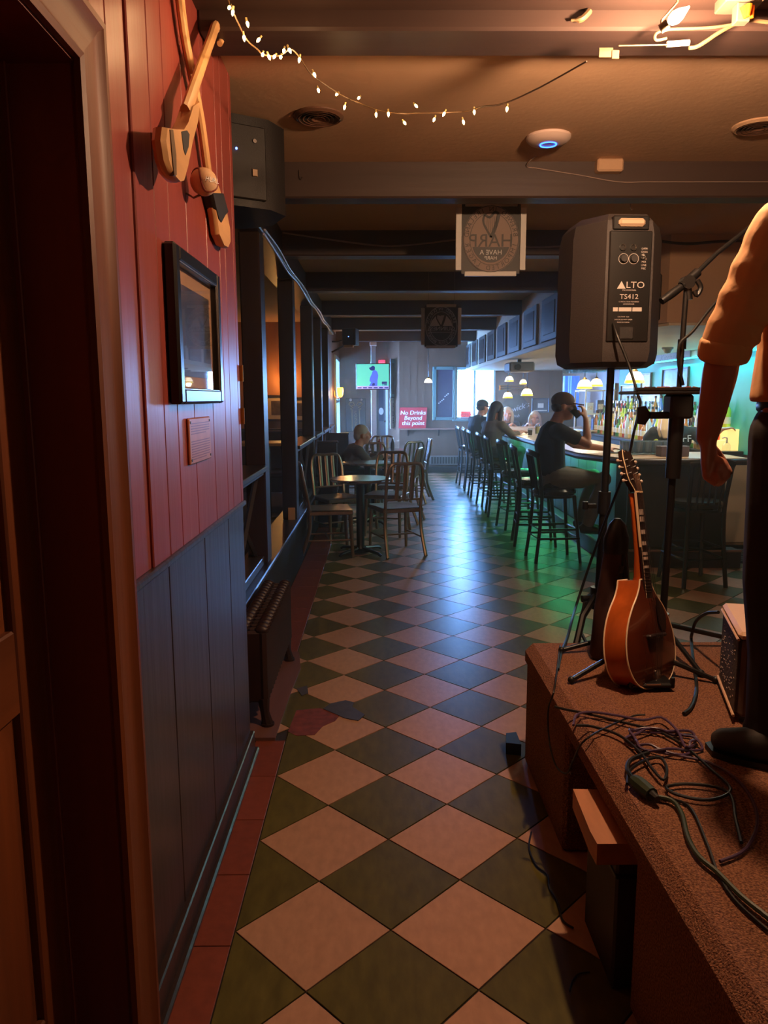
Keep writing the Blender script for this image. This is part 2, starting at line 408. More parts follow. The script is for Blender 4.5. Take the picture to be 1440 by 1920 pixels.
def casing(p0, p1, inward):   # moulded casing between two points in the wall plane
    g = G(); prof = [(0, 0), (0, .012), (.012, .016), (.022, .013), (.05, .018), (.075, .020), (.086, .028), (.098, .028), (.102, .022), (.102, 0)]
    p0, p1 = Vector(p0), Vector(p1); d = (p1-p0).normalized(); o = Vector(inward)
    n = len(prof); L = (p1-p0).length
    vs = [];
    for t, sg in ((0, -1 if d.z else 1), (1, 1)):
        for u, w in prof:
            ext = u if t else -u if d.y else 0
            vs.append(p0 + d*(L*t + (ext if d.y or t else 0)) + o*u + Vector((w, 0, 0)))
    fs = [(i, i+1, n+i+1, n+i) for i in range(n-1)]+[tuple(range(n)), tuple(range(n, 2*n))[::-1]]
    return g.add(vs, fs)
obj('casing', casing((WX-.004, 1.43, 0), (WX-.004, 1.43, 2.055), (0, 1, 0)), m_oak, d1)
obj('casing', casing((WX-.004, .56, 0), (WX-.004, .56, 2.055), (0, -1, 0)), m_oak, d1)
obj('casing', casing((WX-.004, .56, 2.055), (WX-.004, 1.43, 2.055), (0, 0, 1)), m_oakh, d1)
# ---- outer walls
setting('wall_rear', G().box(-.7, 4.2, -2.6, -2.5, 0, 2.62), m_panelw)
RX = 3.6
wr = setting('wall_right', G().box(RX, RX+.1, -2.6, 15, 0, 2.62), m_panelw)
obj('teal_wall_panel', G().box(RX-.012, RX, 6.9, 11.2, .9, 1.93), m_teal, wr)
obj('cornice_strip', G().box(RX-.05, RX, 6.0, 11.3, 1.90, 1.98, .01), m_cream, wr)
# far wall with window, main part from X=.43, vestibule part at Y=15.2
BX0, BX1, WZ0, WZ1 = 1.53, 2.30, 1.06, 2.03
wb = setting('wall_back')
def wpart(name, x0, x1, z0, z1, y0=WIN_Y, y1=WIN_Y+.14, m=None, b=0): return obj(name, G().box(x0, x1, y0, y1, z0, z1, b), m or m_panelw, wb)
wpart('wall_section', .43, BX0, 0, 2.62); wpart('wall_section', BX1, 4.2, 0, 2.62); wpart('wall_section', BX0, BX1, 0, WZ0); wpart('wall_section', BX0, BX1, WZ1, 2.62)
for k in range(13):            # panelling battens
    x = .5+k*.14
    if x < 1.1: wpart('batten', x-.004, x+.004, .93, 2.45, WIN_Y-.003, WIN_Y)
for x in (2.55, 2.75, 2.95, 3.15, 3.35): wpart('batten', x-.004, x+.004, .93, 2.0, WIN_Y-.003, WIN_Y)
obj('angled_section', G().prism([(.21, 15.25), (.21, 15.2), (.43, 14.72), (.43, 15.25)], 0, 2.62), m_panelw, wb)
wpart('vestibule_section', -.85, -.02, 0, 2.62, 15.2, 15.34); wpart('vestibule_section', -.02, .21, 2.05, 2.62, 15.2, 15.34)
for k in range(6): wpart('batten', -.75+k*.12, -.742+k*.12, 0, 2.45, 15.196, 15.2)
bb = setting('baseboard_back', G().box(.43, 3.6, WIN_Y-.02, WIN_Y, 0, .12, .004).box(-.85, -.05, 15.18, 15.2, 0, .12, .004), m_brown)
# window 1: bright daylight window
m_wframe = mat('pale_window_frame', (150, 176, 178), .4)
m_tealf = mat('teal_window_casing', (88, 118, 116), .45)
w1 = setting('window_1')
obj('window_frame', G().box(BX0-.02, BX0+.035, WIN_Y-.02, WIN_Y+.12, WZ0, WZ1, .004).box(BX1-.04, BX1, WIN_Y-.02, WIN_Y+.12, WZ0, WZ1, .004).box(BX0, BX1, WIN_Y-.02, WIN_Y+.12, WZ0-.02, WZ0+.03, .004).box(BX0, BX1, WIN_Y-.02, WIN_Y+.12, WZ1-.03, WZ1+.02, .004), m_wframe, w1)
obj('mullion', G().box(1.875, 1.92, WIN_Y, WIN_Y+.08, WZ0, WZ1, .004), m_wframe, w1)
for a, b in ((BX0+.03, 1.88), (1.915, BX1-.035)): obj('pane', G().box(a, b, WIN_Y+.04, WIN_Y+.046, WZ0+.02, WZ1-.02), m_pane, w1)
obj('window_sill', G().box(BX0-.06, BX1+.06, WIN_Y-.07, WIN_Y, WZ0-.05, WZ0-.015, .005), m_tealf, w1)
# window 2: shuttered dark pane with teal casing
w2 = setting('window_2')
x0, x1 = 1.11, 1.50
obj('window_frame', G().box(x0-.03, x0+.04, WIN_Y-.035, WIN_Y+.01, 1.03, 2.06, .004).box(x1-.03, x1+.02, WIN_Y-.035, WIN_Y+.01, 1.03, 2.06, .004).box(x0, x1, WIN_Y-.035, WIN_Y+.01, 2.0, 2.06, .004).box(x0, x1, WIN_Y-.035, WIN_Y+.01, 1.03, 1.09, .004), m_tealf, w2)
m_dkpane = mat('dark_blue_blind', (44, 48, 74), .3)
obj('pane', G().box(x0, x1, WIN_Y-.02, WIN_Y-.006, 1.03, 2.05), m_dkpane, w2)
obj('paper_garland', G().add(*(lambda L: ([p for q in L for p in q], [tuple(range(4*k, 4*k+4)) for k in range(len(L))]))([[(1.2+.03*k+dx*.012, WIN_Y-.025, 1.36+.025*k+(.03 if k > 3 else 0)+dz*.01) for dx, dz in ((-1, -1), (1, -1), (1, 1), (-1, 1))] for k in range(7)])), m_white, w2, sharp=0)
# trees outside the window
m_leafy = mat('outdoor_foliage', (120, 150, 110), .8, var=.4, scale=3)
for k, (x, y, z, r) in enumerate(((2.95, 19.5, 1.2, .6), (4.6, 22, 1.6, .9))):
    g = G()
    for q in range(26):
        a, b2 = random.uniform(0, 6.28), random.uniform(-1, 1); rr = r*random.uniform(.5, 1)
        g.ball((x+rr*math.cos(a)*math.sqrt(1-b2*b2), y+rr*math.sin(a)*math.sqrt(1-b2*b2), z+rr*b2*.9), r*random.uniform(.16, .34), 7, 5)
    t = thing('outdoor_tree', ('pale leafy bush outside the bright window, the nearer one', 'taller leafy tree outside the bright window, behind the bush')[k], 'tree', (x, y, 0))
    obj('foliage', g, m_leafy, t, w=True); obj('trunk', G().cyl((x, y, -.3), (x, y, z), .1, .06), m_brown, t, w=True)
setting('ground_outside', G().box(-6, 12, 14.9, 40, -.4, -.3), mat('pale_paving', (170, 170, 165), .8))
# left wall beyond the divider with the side window
SX = -.75
ws = setting('wall_side')
obj('wall_section', G().box(SX-.15, SX, 11.9, 13.35, 0, 2.62).box(SX-.15, SX, 14.65, 15.3, 0, 2.62).box(SX-.15, SX, 13.35, 14.65, 0, .62).box(SX-.15, SX, 13.35, 14.65, 2.2, 2.62), m_panelw, ws)
w3 = setting('window_3')
obj('window_frame', G().box(SX-.1, SX+.03, 13.33, 13.40, .6, 2.22, .004).box(SX-.1, SX+.03, 14.6, 14.67, .6, 2.22, .004).box(SX-.1, SX+.03, 13.35, 14.65, 2.15, 2.22, .004).box(SX-.1, SX+.05, 13.3, 14.7, .58, .64, .004).box(SX-.06, SX-.02, 13.38, 14.62, 1.38, 1.43), m_wframe, w3)
for a, b in ((.64, 1.38), (1.43, 2.15)): obj('pane', G().box(SX-.05, SX-.044, 13.4, 14.6, a, b), m_pane, w3)
# back room on the left, seen between the posts
setting('wall_alcove', G().box(-3.5, SX, 11.75, 11.9, 0, 2.62), mat('orange_brown_panelling', (150, 96, 58), .5, var=.2, scale=7, stretch=V))
setting('wall_far_left', G().box(-3.6, -3.5, 2.9, 11.8, 0, 2.62), m_panelw)
setting('wall_alcove_front', G().box(-3.6, -.7, 2.85, 2.93, 0, 2.62), m_brown)
setting('trim_2', G().box(-3.5, SX, 11.70, 11.75, .95, 1.0, .005).box(-3.5, SX, 11.735, 11.75, 0, .95), m_brown)
# ---- dropped soffit over the bar
so = setting('soffit', G().prism([(1.75, 7.1), (1.95, 6.2), (2.15, 5.62), (3.6, 5.62), (3.6, 14.7), (1.75, 14.7)], 1.98, 2.62), m_cream)
obj('near_face', G().prism([(2.13, 5.612), (3.6, 5.612), (3.6, 5.622), (2.15, 5.622), (1.95, 6.2), (1.935, 6.19)], 2.0, 2.62), m_plaster, so)
m_fasc = mat('grey_green_fascia', (84, 86, 82), .5, var=.1, scale=5)
y = 7.3
while y < 14.4:
    obj('fascia_frame', G().box(1.725, 1.75, y, y+.72, 2.03, 2.46, .005), m_fasc, so)
    obj('fascia_panel', G().box(1.718, 1.727, y+.12, y+.60, 2.09, 2.40, .003), m_brown, so); y += .98
obj('edge_trim', G().box(1.715, 1.755, 7.1, 14.7, 1.965, 2.02, .006), m_cream, so)
# ---- room divider on a low plinth
m_rail = mat('worn_dark_rail', (58, 50, 50), .3, var=.2, scale=12, stretch=HY)
m_plinth = mat('scuffed_dark_plinth', (36, 26, 24), .75, spec=.2)
dv = thing('room_divider', 'dark brown post and rail divider on a low plinth along the left side', 'divider', (-.77, 2.95, 0))
obj('plinth', G().box(-.86, -.68, 2.95, 11.7, 0, .42, .006), m_plinth, dv, w=True)
obj('ledge', G().box(-.87, -.655, 2.95, 11.7, .42, .45, .006), m_brown, dv, w=True)
obj('top_plate', G().box(-.88, -.66, 2.95, 11.7, 2.42, 2.62, .006), m_brown, dv, w=True)
PY = [(4.52, 4.70), (6.22, 6.40), (8.02, 8.2), (9.25, 9.42), (10.6, 10.78)]
for a, b in PY: obj('post', G().box(-.80, -.68, a, b, .45, 2.42, .008), m_brown, dv, w=True)
ends = [2.95]+[v for p in PY for v in p]+[11.7]
for a, b in zip(ends[::2], ends[1::2]):
    if abs(a-4.70) < .01: continue        # the way up between the first two posts
    obj('rail', G().box(-.80, -.69, a, b, 1.0, 1.03, .004).box(-.83, -.66, a, b, 1.03, 1.06, .005), m_rail, dv, w=True)
    obj('bottom_rail', G().box(-.80, -.70, a, b, .45, .50, .004), m_rail, dv, w=True)
    n = max(1, round((b-a)/.75)); st = (b-a)/n
    for k in range(n):
        y0, y1 = a+k*st, a+(k+1)*st
        for q0, q1 in (((-.735, y0, .50), (-.735, y1, 1.0)), ((-.755, y1, .50), (-.755, y0, 1.0))): obj('cross_brace', G().tube([q0, q1], .016, 4), m_rail, dv, w=True)
        if k: obj('baluster', G().box(-.75, -.735, y0-.008, y0+.008, .5, 1.0), m_rail, dv, w=True)
p = at(543, 964, Y=6.22)
obj('outlet_plate', G().box(-.755, -.695, 6.212, 6.222, p.z-.055, p.z+.055, .003), mat('almond_plastic', (200, 160, 120), .4), dv, w=True)
# ================================================================ THINGS ON THE NEAR WALL
m_ash = mat('ash_wood', (205, 158, 108), .4, var=.18, scale=16, stretch=(1, .15, 1), bump=.05)
m_tape = mat('black_grip_tape', (30, 28, 28), .7)
m_bandm = mat('metal_hoop_band', (120, 100, 80), .4, .6)
def wallpt(px, py, out=.03): return at(px, py, X=WX+out)
def flat_stick(name, label, path, widths, thick, out):
    """bat lying against the wall: path in the wall plane (pixels), widths across it"""
    P = spl([wallpt(x, y, out) for x, y in path], 5); Wd = []
    n = len(path)-1
    for i in range(len(P)):
        t = i/5; k = min(int(t), n-1); Wd.append(widths[k]+(widths[k+1]-widths[k])*(t-k))
    g = G(); vs = []; N = len(P); m = 10
    for i in range(N):
        d = (P[min(i+1, N-1)]-P[max(i-1, 0)]).normalized(); a = d.cross(Vector((1, 0, 0))).normalized()
        th = min(thick, Wd[i]*.95)
        for k in range(m):
            w = 2*math.pi*k/m; vs.append(P[i]+a*(Wd[i]*math.cos(w))+Vector((th*math.sin(w), 0, 0)))
    fs = [(i*m+k, i*m+(k+1) % m, (i+1)*m+(k+1) % m, (i+1)*m+k) for i in range(N-1) for k in range(m)]+[tuple(range(m))[::-1], tuple(range((N-1)*m, N*m))]
    g.add(vs, fs)
    t = thing(name, label, 'hurley', tuple(P[0])); return t, g, P
# long stick behind, short hooked bat in front
t, g, P = flat_stick('hurling_stick', 'long ash hurling stick on the red wall, dark banded blade by the ball', [(333, -40), (345, 60), (362, 150), (377, 230), (388, 310), (394, 350)], [.017, .017, .0175, .018, .02, .024], .012, .022)
obj('shaft', g, m_ash, t, w=True)
def wall_slab(pts, x0, x1, g=None):
    """flat piece on the wall from an outline in the wall plane"""
    q = [at(x, y, X=WX+(x0+x1)/2) for x, y in pts]; cy = sum(p.y for p in q)/len(q); cz = sum(p.z for p in q)/len(q)
    M = Matrix(((0, 0, 1, WX), (1, 0, 0, 0), (0, 1, 0, 0), (0, 0, 0, 1))); g = g or G(); poly = [(p.y, p.z) for p in q]
    mid = [(cy+(y-cy)*.93, cz+(z-cz)*.96) for y, z in poly]; n = len(poly); w = (x1-x0)*.3
    vs = [(y, z, x) for P_, x in ((mid, x0), (poly, x0+w), (poly, x1-w), (mid, x1)) for y, z in P_]
    fs = [tuple(range(n))[::-1], tuple(range(3*n, 4*n))]+[(r*n+i, r*n+(i+1) % n, (r+1)*n+(i+1) % n, (r+1)*n+i) for r in range(3) for i in range(n)]
    return g.add(vs, fs, M)
obj('blade', wall_slab([(386, 345), (390, 365), (398, 405), (403, 440), (413, 462), (421, 466), (426, 455), (425, 430), (419, 400), (408, 365), (401, 345)], .006, .034), m_ash, t, w=True)
obj('dark_band', wall_slab([(388, 360), (394, 385), (401, 411), (406, 418), (414, 404), (420, 398), (410, 362)], .004, .037), m_tape, t, w=True)
t, g, P = flat_stick('hurling_bat', 'short hooked ash hurling bat crossing in front of the long stick', [(412, 82), (416, 66), (411, 50), (403, 52), (396, 72), (384, 105), (370, 145), (357, 185), (349, 215)], [.009, .013, .016, .016, .016, .017, .018, .021, .028], .013, .055)
wall_slab([(366, 190), (352, 198), (342, 228), (333, 242), (316, 241), (298, 238), (295, 262), (301, 300), (311, 328), (325, 343), (333, 341), (342, 310), (350, 270), (362, 228)], .040, .072, g)
obj('blade_and_handle', g, m_ash, t, w=True)
obj('metal_hoop', wall_slab([(313, 242), (319, 242), (325, 290), (326, 330), (321, 330), (317, 290)], .060, .0745), m_bandm, t, w=True)
obj('dark_label', wall_slab([(335, 246), (346, 244), (351, 252), (349, 276), (343, 292), (339, 280)], .060, .0735), m_tape, t, w=True)
bc = wallpt(382, 341, .052)
m_leath = mat('tan_leather', (206, 166, 128), .5, var=.08, scale=20)
t = thing('hurling_ball', 'tan leather hurling ball with dark raised ridges and lettering', 'ball', tuple(bc))
obj('cover', G().ball((0, 0, 0), .037, 24, 16), m_leath, t)
rg = [(.0375*math.cos(a)*math.cos(.55*math.sin(2*a)), .0375*math.sin(a)*math.cos(.55*math.sin(2*a)), .0375*math.sin(.55*math.sin(2*a))) for a in [2*math.pi*k/40 for k in range(41)]]
obj('ridge', G().tube(rg, .0028, 6, M=Matrix.Rotation(.6, 4, 'Y')), m_jamb, t)
dv_ = Vector((.75, -.66, -.05)); fr = frame(dv_.normalized()*.0376, (.66, .75, 0), (0, 0, 1))
obj('lettering', words(G(), 'HURL', .018, fr, 1., .2), m_black, t, sharp=0)
obj('hook', G().tube([(0, 0, -.03), (-.03, 0, -.042), (-.05, 0, -.03)], .003, 6), m_bandm, t)
# framed picture
pf = thing('framed_picture', 'black framed picture behind glass on the red boarded wall', 'picture', (WX, 2.18, 1.46))
y0, y1, z0, z1, xf = 1.925, 2.455, 1.445, 1.845, WX+.034
fw = .042
for nm, b in (('frame_side', (y0, y0+fw, z0, z1)), ('frame_side', (y1-fw, y1, z0, z1)), ('frame_rail', (y0+fw, y1-fw, z0, z0+fw)), ('frame_rail', (y0+fw, y1-fw, z1-fw, z1))):
    obj(nm, G().box(WX, xf, b[0], b[1], b[2], b[3], .007), m_blackw, pf, w=True)
m_line = mat('silver_fillet', (190, 190, 195), .3, .6)
g = G()
for a in (.036,):
    g.box(xf-.008, xf-.0035, y0+a, y0+a+.004, z0+a, z1-a).box(xf-.008, xf-.0035, y1-a-.004, y1-a, z0+a, z1-a).box(xf-.008, xf-.0035, y0+a, y1-a, z0+a, z0+a+.004).box(xf-.008, xf-.0035, y0+a, y1-a, z1-a-.004, z1-a)
obj('fillet', g, m_line, pf, w=True)
m_mat = mat('tan_mount_board', (168, 132, 104), .8)
obj('mount', G().box(WX+.004, WX+.010, y0+.04, y1-.04, z0+.04, z1-.04), m_mat, pf, w=True)
m_pic = mat('dark_sepia_print', (64, 46, 38), .5, var=.6, scale=9, detail=5)
obj('print', G().box(WX+.010, WX+.0115, y0+.085, y1-.075, z0+.075, z1-.085), m_pic, pf, w=True)
obj('glazing', G().box(WX+.018, WX+.020, y0+.038, y1-.038, z0+.038, z1-.038), m_pglass, pf, w=True)
# copper text plaque
p0, p1 = wallpt(352, 784, .008), wallpt(394, 868, .008)
m_cop = mat('copper_plaque', (176, 112, 82), .45, .3, var=.1, scale=20)
pq = thing('text_plaque', 'copper coloured plaque of engraved lines below the framed picture', 'plaque', (WX, (p0.y+p1.y)/2, p1.z))
ya, yb, za, zb = p0.y+.01, p1.y+.02, 1.275, 1.405
obj('plate', G().box(WX, WX+.009, ya, yb, za, zb, .003), m_cop, pq, w=True)
g = G()
for k in range(15):
    if k in (5, 6): continue
    z = zb-.016-k*.0072; g.box(WX+.0088, WX+.0094, ya+.018, yb-.018-(.05 if k in (4, 14) else 0), z-.0014, z+.0014)
obj('engraved_lines', g, m_jamb, pq, w=True)
for yy in (ya+.014, yb-.014):
    for zz in (za+.012, zb-.012): obj('screw', G().cyl((WX+.008, yy, zz), (WX+.0105, yy, zz), .004), m_black, pq, w=True)
# brass hinges on the end of the wall
for k, py in enumerate((700, 780)):
    p = at(455, py, Y=2.945)
    t = thing('brass_hinge', ('upper brass hinge on the end edge of the red wall', 'lower brass hinge on the end edge of the red wall')[k], 'hinge', (-.535, 2.936, p.z), 0, 'hinges on the wall end')
    obj('leaf', G().box(-.012, .014, 0, .006, -.03, .03, .001), m_brass, t)
    obj('pin', G().cyl((.014, .004, -.031), (.014, .004, .031), .004), m_brass, t)
# ---- radiator
m_rad = mat('dark_red_cast_iron', (46, 25, 24), .45, var=.15, scale=10)
rd = thing('radiator', 'dark red cast iron radiator low on the floor beyond the red wall', 'radiator', (-.56, 3.6, 0))
sec = G().box(-.07, .07, -.021, .021, .10, .43, .012).tube([(-.035, 0, .1), (-.035, 0, .43)], .03, 8).tube([(.05, 0, .12), (.05, 0, .42)], [.026, .026], 8).ball((.045, 0, .43), (.032, .022, .022), 8, 5).ball((-.045, 0, .43), (.032, .022, .022), 8, 5)
sm = sec.mesh('section', m_rad); n = 17
for k in range(n):
    o = link('section', sm, rd); o.location = (0, -.42+k*.0525, .02)
for yy in (-.42, .42):
    for xx in (-.045, .045): obj('foot', G().tube([(xx, yy, .14), (xx*1.1, yy, .07), (xx*1.35, yy, .012)], [.028, .02, .026], 8).cyl((xx*1.35, yy, .009), (xx*1.35, yy, .02), .03), m_rad, rd)
obj('valve', G().cyl((0, .42, .2), (0, .50, .2), .016).cyl((0, .5, .02), (0, .5, .26), .014).cyl((0, .5, .25), (0, .5, .29), .024), m_brass, rd)
# ---- dark PA speaker up in the left corner
m_spk = mat('dark_speaker_shell', (17, 12, 12), .6, bump=.15, bscale=250)
c = Vector((-.63, 3.42, 2.255)); t = thing('corner_speaker', 'dark loudspeaker with a blue pilot light high in the left corner', 'speaker', tuple(c), R(30))
g = G().prism([(-.24, .12), (-.14, .26), (.14, .26), (.24, .12), (.22, -.08), (.12, -.15), (-.12, -.15), (-.22, -.08)], 0, .36); obj('cabinet', g, m_spk, t)
obj('back_panel', G().box(-.10, .10, -.165, -.148, .03, .32, .004), m_spk, t)
m_blue = mat('blue_pilot_light', (40, 60, 255), .3, emit=(90, 120, 255), es=6)
obj('pilot_light', G().ball((-.03, -.168, .22), .005, 8, 6), m_blue, t)
obj('socket', G().cyl((.05, -.166, .26), (.05, -.172, .26), .008), m_chrome, t)
obj('power_inlet', G().box(.035, .06, -.172, -.164, .12, .15, .002), m_bandm, t)
obj('bracket', G().box(-.02, .02, -.05, .05, .36, .42).box(-.10, .10, -.05, .05, .41, .42), m_black, t)
# ================================================================ CEILING THINGS
m_bulbw = mat('glowing_flame_bulb', (255, 220, 170), .3, emit=(255, 214, 150), es=30)
bt = at(1293, 12, Z=2.47); bb_ = at(1252, 44, Z=2.44)
t = thing('flame_bulb_lamp', 'glowing flame shaped bulb hanging sideways from the ceiling wiring', 'lamp', tuple(bt))
d = (bb_-bt)
obj('bulb', G().tube([bb_-d*.0, bb_-d*.12, bb_-d*.35, bb_-d*.6, bb_-d*.85, bt], [.003, .012, .017, .014, .006, .002][::1], 12), m_bulbw, t, w=True)
m_ivory = mat('ivory_cord', (116, 94, 66), .5)
obj('socket', G().cyl(bb_, bb_+d*.35, .012), m_ivory, t, w=True)
obj('hanger_wire', G().tube([bb_+d*.3, bb_+Vector((.0, .05, .03)), bb_+Vector((.06, .1, .10)), bb_+Vector((.06, .1, .19))], .003, 6), m_ivory, t, w=True)
# junction box with screw and orange wire nuts
jb = at(1385, 22, Z=2.56); t = thing('junction_box', 'open metal junction box with screws at the top of the ceiling', 'electrical box', (jb.x, jb.y, 2.62))
obj('box', G().box(-.055, .055, -.04, .04, -.05, 0, .003).box(-.02, .02, -.035, .0, -.10, -.05, .003), mat('galvanised_steel', (112, 104, 90), .5, .2), t)
for x, y in ((-.04, -.042), (0, -.045), (.04, -.042)): obj('screw', G().cyl((x, y, -.03), (x, y-.01, -.03), .007), m_chrome, t)
m_or = mat('orange_wire_nut', (255, 110, 20), .4)
for k, (x, y) in enumerate(((.0, -.06), (.012, -.05), (-.01, -.05))): obj('wire_nut', G().tube([(x, y, -.07), (x+.004*k, y, -.10)], [.010, .005], 8), m_or, t)
wires = [[(1440, 42), (1405, 38), (1385, 42), (1350, 60), (1310, 86), (1292, 90)], [(1380, 45), (1330, 52), (1260, 55), (1232, 62), (1230, 75), (1250, 72)], [(1292, 82), (1240, 84), (1160, 86)]]
for k, (wr_, lab, r) in enumerate(zip(wires, ('ivory cable drooping from the junction box towards the fluorescent tube', 'ivory flex looping in front of the bulb', 'thin pale wire stretched along the ceiling beam'), (.0055, .004, .002))):
    P = spl([at(x, y, Y=2.37-.01*k) for x, y in wr_], 6)
    solo('ceiling_wire', G().tube(P, r, 7), m_ivory, lab, 'wire', base=tuple(P[0]))
a, b = at(1250, 83, Y=2.36), at(1292, 80, Y=2.36)
solo('pale_connector', G().cyl(a, b, .008), mat('pale_connector', (235, 225, 225), .3), 'white cylindrical cable joiner on the thin ceiling wire', 'connector')
a = at(1142, 97, Y=2.41)
solo('paper_tag', G().box(a.x-.03, a.x+.012, a.y, a.y+.004, a.z-.015, a.z+.012, .001).box(a.x+.008, a.x+.03, a.y-.003, a.y+.001, a.z-.02, a.z+.004, .001), m_ivory, 'folded scrap of tape stuck on the ceiling beam', 'tape')
a = at(1090, 30, Y=2.41)
solo('clear_hook', G().tube(spl([a+Vector((-.03, 0, -.012)), a+Vector((0, -.004, -.01)), a+Vector((.025, 0, .014))], 4), [.004]*3+[.009]*3+[.009]*3, 7), m_ivory, 'pale curved plastic clip on the front of the nearest beam', 'clip')
# ceiling vents
m_vent = mat('bronze_painted_vent', (96, 66, 50), .5)
for k, (px, py) in enumerate(((597, 222), (1420, 240))):
    p = at(px, py, Z=2.61); t = thing('ceiling_vent', ('round bronze ceiling vent near the string of lights', 'round bronze ceiling vent above the musician')[k], 'vent', (p.x, p.y, 2.62), 0, 'round ceiling vents')
    obj('collar', G().lathe([(.105, 0), (.105, -.006), (.092, -.014), (.08, -.010), (.08, 0)], 32), m_plaster if k else m_vent, t)
    for q in range(4): obj('louvre_ring', G().lathe([(.018+.018*q, -.004), (.030+.018*q, -.016), (.028+.018*q, -.016), (.016+.018*q, -.004)], 28), m_vent, t)
    obj('screw', G().cyl((.09, 0, -.018), (.09, 0, -.01), .004), m_chrome, t)
# access point with blue ring
p = at(1028, 265, Z=2.60); t = thing('access_point', 'white disc shaped wireless access point with blue ring light on the ceiling', 'access point', (p.x, p.y, 2.62))
obj('shell', G().lathe([(.10, 0), (.10, -.010), (.085, -.025), (.05, -.033), (0, -.034)], 36), mat('offwhite_plastic', (214, 190, 180), .4), t)
m_ring = mat('blue_ring_light', (30, 60, 255), .3, emit=(40, 90, 255), es=7)
obj('ring_light', G().tube([(.036*math.cos(2*math.pi*k/30), .036*math.sin(2*math.pi*k/30), -.0345) for k in range(31)], .003, 6), m_ring, t)
# cables on beams
def wire(name, pts, r, m, label, cat='cable', base=None):
    P = spl(pts, 6); return solo(name, G().tube(P, r, 7), m, label, cat, base=tuple(P[0]))
m_grey = mat('grey_cable', (150, 130, 120), .5)
wire('thin_ceiling_cable', [at(1030, 280, Y=3.80), at(1000, 296, Y=3.86), at(988, 312, Y=3.92), at(1010, 316, Y=3.925), at(1090, 329, Y=3.925), at(1160, 341, Y=3.925), at(1230, 341, Y=3.925), at(1440, 341, Y=3.925)], .0025, m_grey, 'thin pale cable from the access point along the second beam')
wire('sagging_cable', [at(530, 436, Y=5.44), at(610, 448, Y=5.43), at(720, 461, Y=5.43), at(800, 456, Y=5.43), at(870, 450, Y=5.44), at(980, 463, Y=5.44), at(1065, 461, Y=5.45)], .006, m_grey, 'pale cable sagging along the third ceiling beam')
wire('soffit_cable', [at(1235, 452, Y=5.60), at(1290, 457, Y=5.60), at(1345, 453, Y=5.60), at(1440, 450, Y=5.60)], .010, m_brown, 'brown cable bundle across the plaster behind the speaker')
m_silv = mat('silver_cable', (190, 196, 205), .3, .5)
for k, dz in enumerate((0, -.035)):
    P = [Vector((-.655-.006*k, 4.6+q*.62, 2.44+dz+.014*math.sin(q*2.1+k))) for q in range(11)]
    wire('silver_cable', P, .007, m_silv, ('upper of two silver cables along the edge of the left divider beam', 'lower of two silver cables along the edge of the left divider beam')[k])
for k, (px, py) in enumerate(((1182, 388), (562, 330))):
    a = at(px, py, Y=4.055 if k == 0 else 3.92)
    solo('wire_hook', G().tube(spl([a+Vector((0, 0, .03)), a+Vector((0, 0, -.004)), a+Vector((.008, 0, -.014)), a+Vector((.016, 0, -.004))], 5), .002, 6), m_chrome, ('small wire hook under the second beam above the speaker', 'small wire hook on the left part of the second beam')[k], 'hook')
# string of fairy lights
fp = [(418, -30), (430, 5), (446, 42), (463, 75), (482, 92), (495, 103), (525, 104), (545, 92), (562, 108), (580, 135), (600, 152), (640, 178), (675, 194), (715, 208), (755, 213), (800, 212), (840, 211), (880, 208), (905, 200), (945, 194), (1010, 165), (1100, 115)]
def fy(px): return 2.12+.16*min(1, max(0, (px-430)/110)) + (.38*min(1, (px-540)/90) if px > 540 else 0) - (.55*min(1, (px-880)/230) if px > 880 else 0)
fpt = [at(x, y, Y=fy(x)) for x, y in fp]
ls = thing('fairy_lights', 'string of small glowing warm bulbs sagging under the plaster ceiling', 'string lights', tuple(fpt[0]))
obj('wire', G().tube(spl(fpt, 5), .0022, 6), mat('green_brown_wire', (90, 66, 40), .5), ls, w=True)
m_fairy = mat('fairy_bulb_glow', (255, 220, 160), .3, emit=(255, 190, 110), es=26)
m_sock = mat('pale_bulb_socket', (150, 130, 80), .5)
bulbs = [(431, 12), (463, 40), (457, 66), (437, 18), (487, 72), (493, 100), (503, 103), (516, 104), (527, 105), (541, 90), (533, 92), (562, 108), (588, 136), (596, 166), (633, 175), (647, 197), (674, 182), (705, 211), (728, 210), (757, 228), (778, 196), (815, 221), (834, 210), (868, 225), (889, 206), (951, 200)]
bm = G().tube([(0, 0, .0), (0, 0, -.004), (0, 0, -.010), (0, 0, -.015)], [.002, .0042, .0036, .0008], 7).mesh('bulb', m_fairy)
sm2 = G().cyl((0, 0, 0), (0, 0, .009), .0028, n=6).mesh('socket', m_sock)
for px, py in bulbs:
    p = at(px, py, Y=fy(px)-.004)-ls.location
    b = link('bulb', bm, ls); b.location = p; b.rotation_euler = (random.uniform(-.7, .7), random.uniform(-.7, .7), 0)
    s2 = link('socket', sm2, b)
for px, py in ((440, 30), (470, 80), (510, 102), (560, 112), (650, 190), (757, 220), (840, 215)):
    p = at(px, py, Y=fy(px)-.03); lamp('fairy_bulb_light', 'POINT', p, .35 if px < 600 else .12, (1, .6, .28), .01)
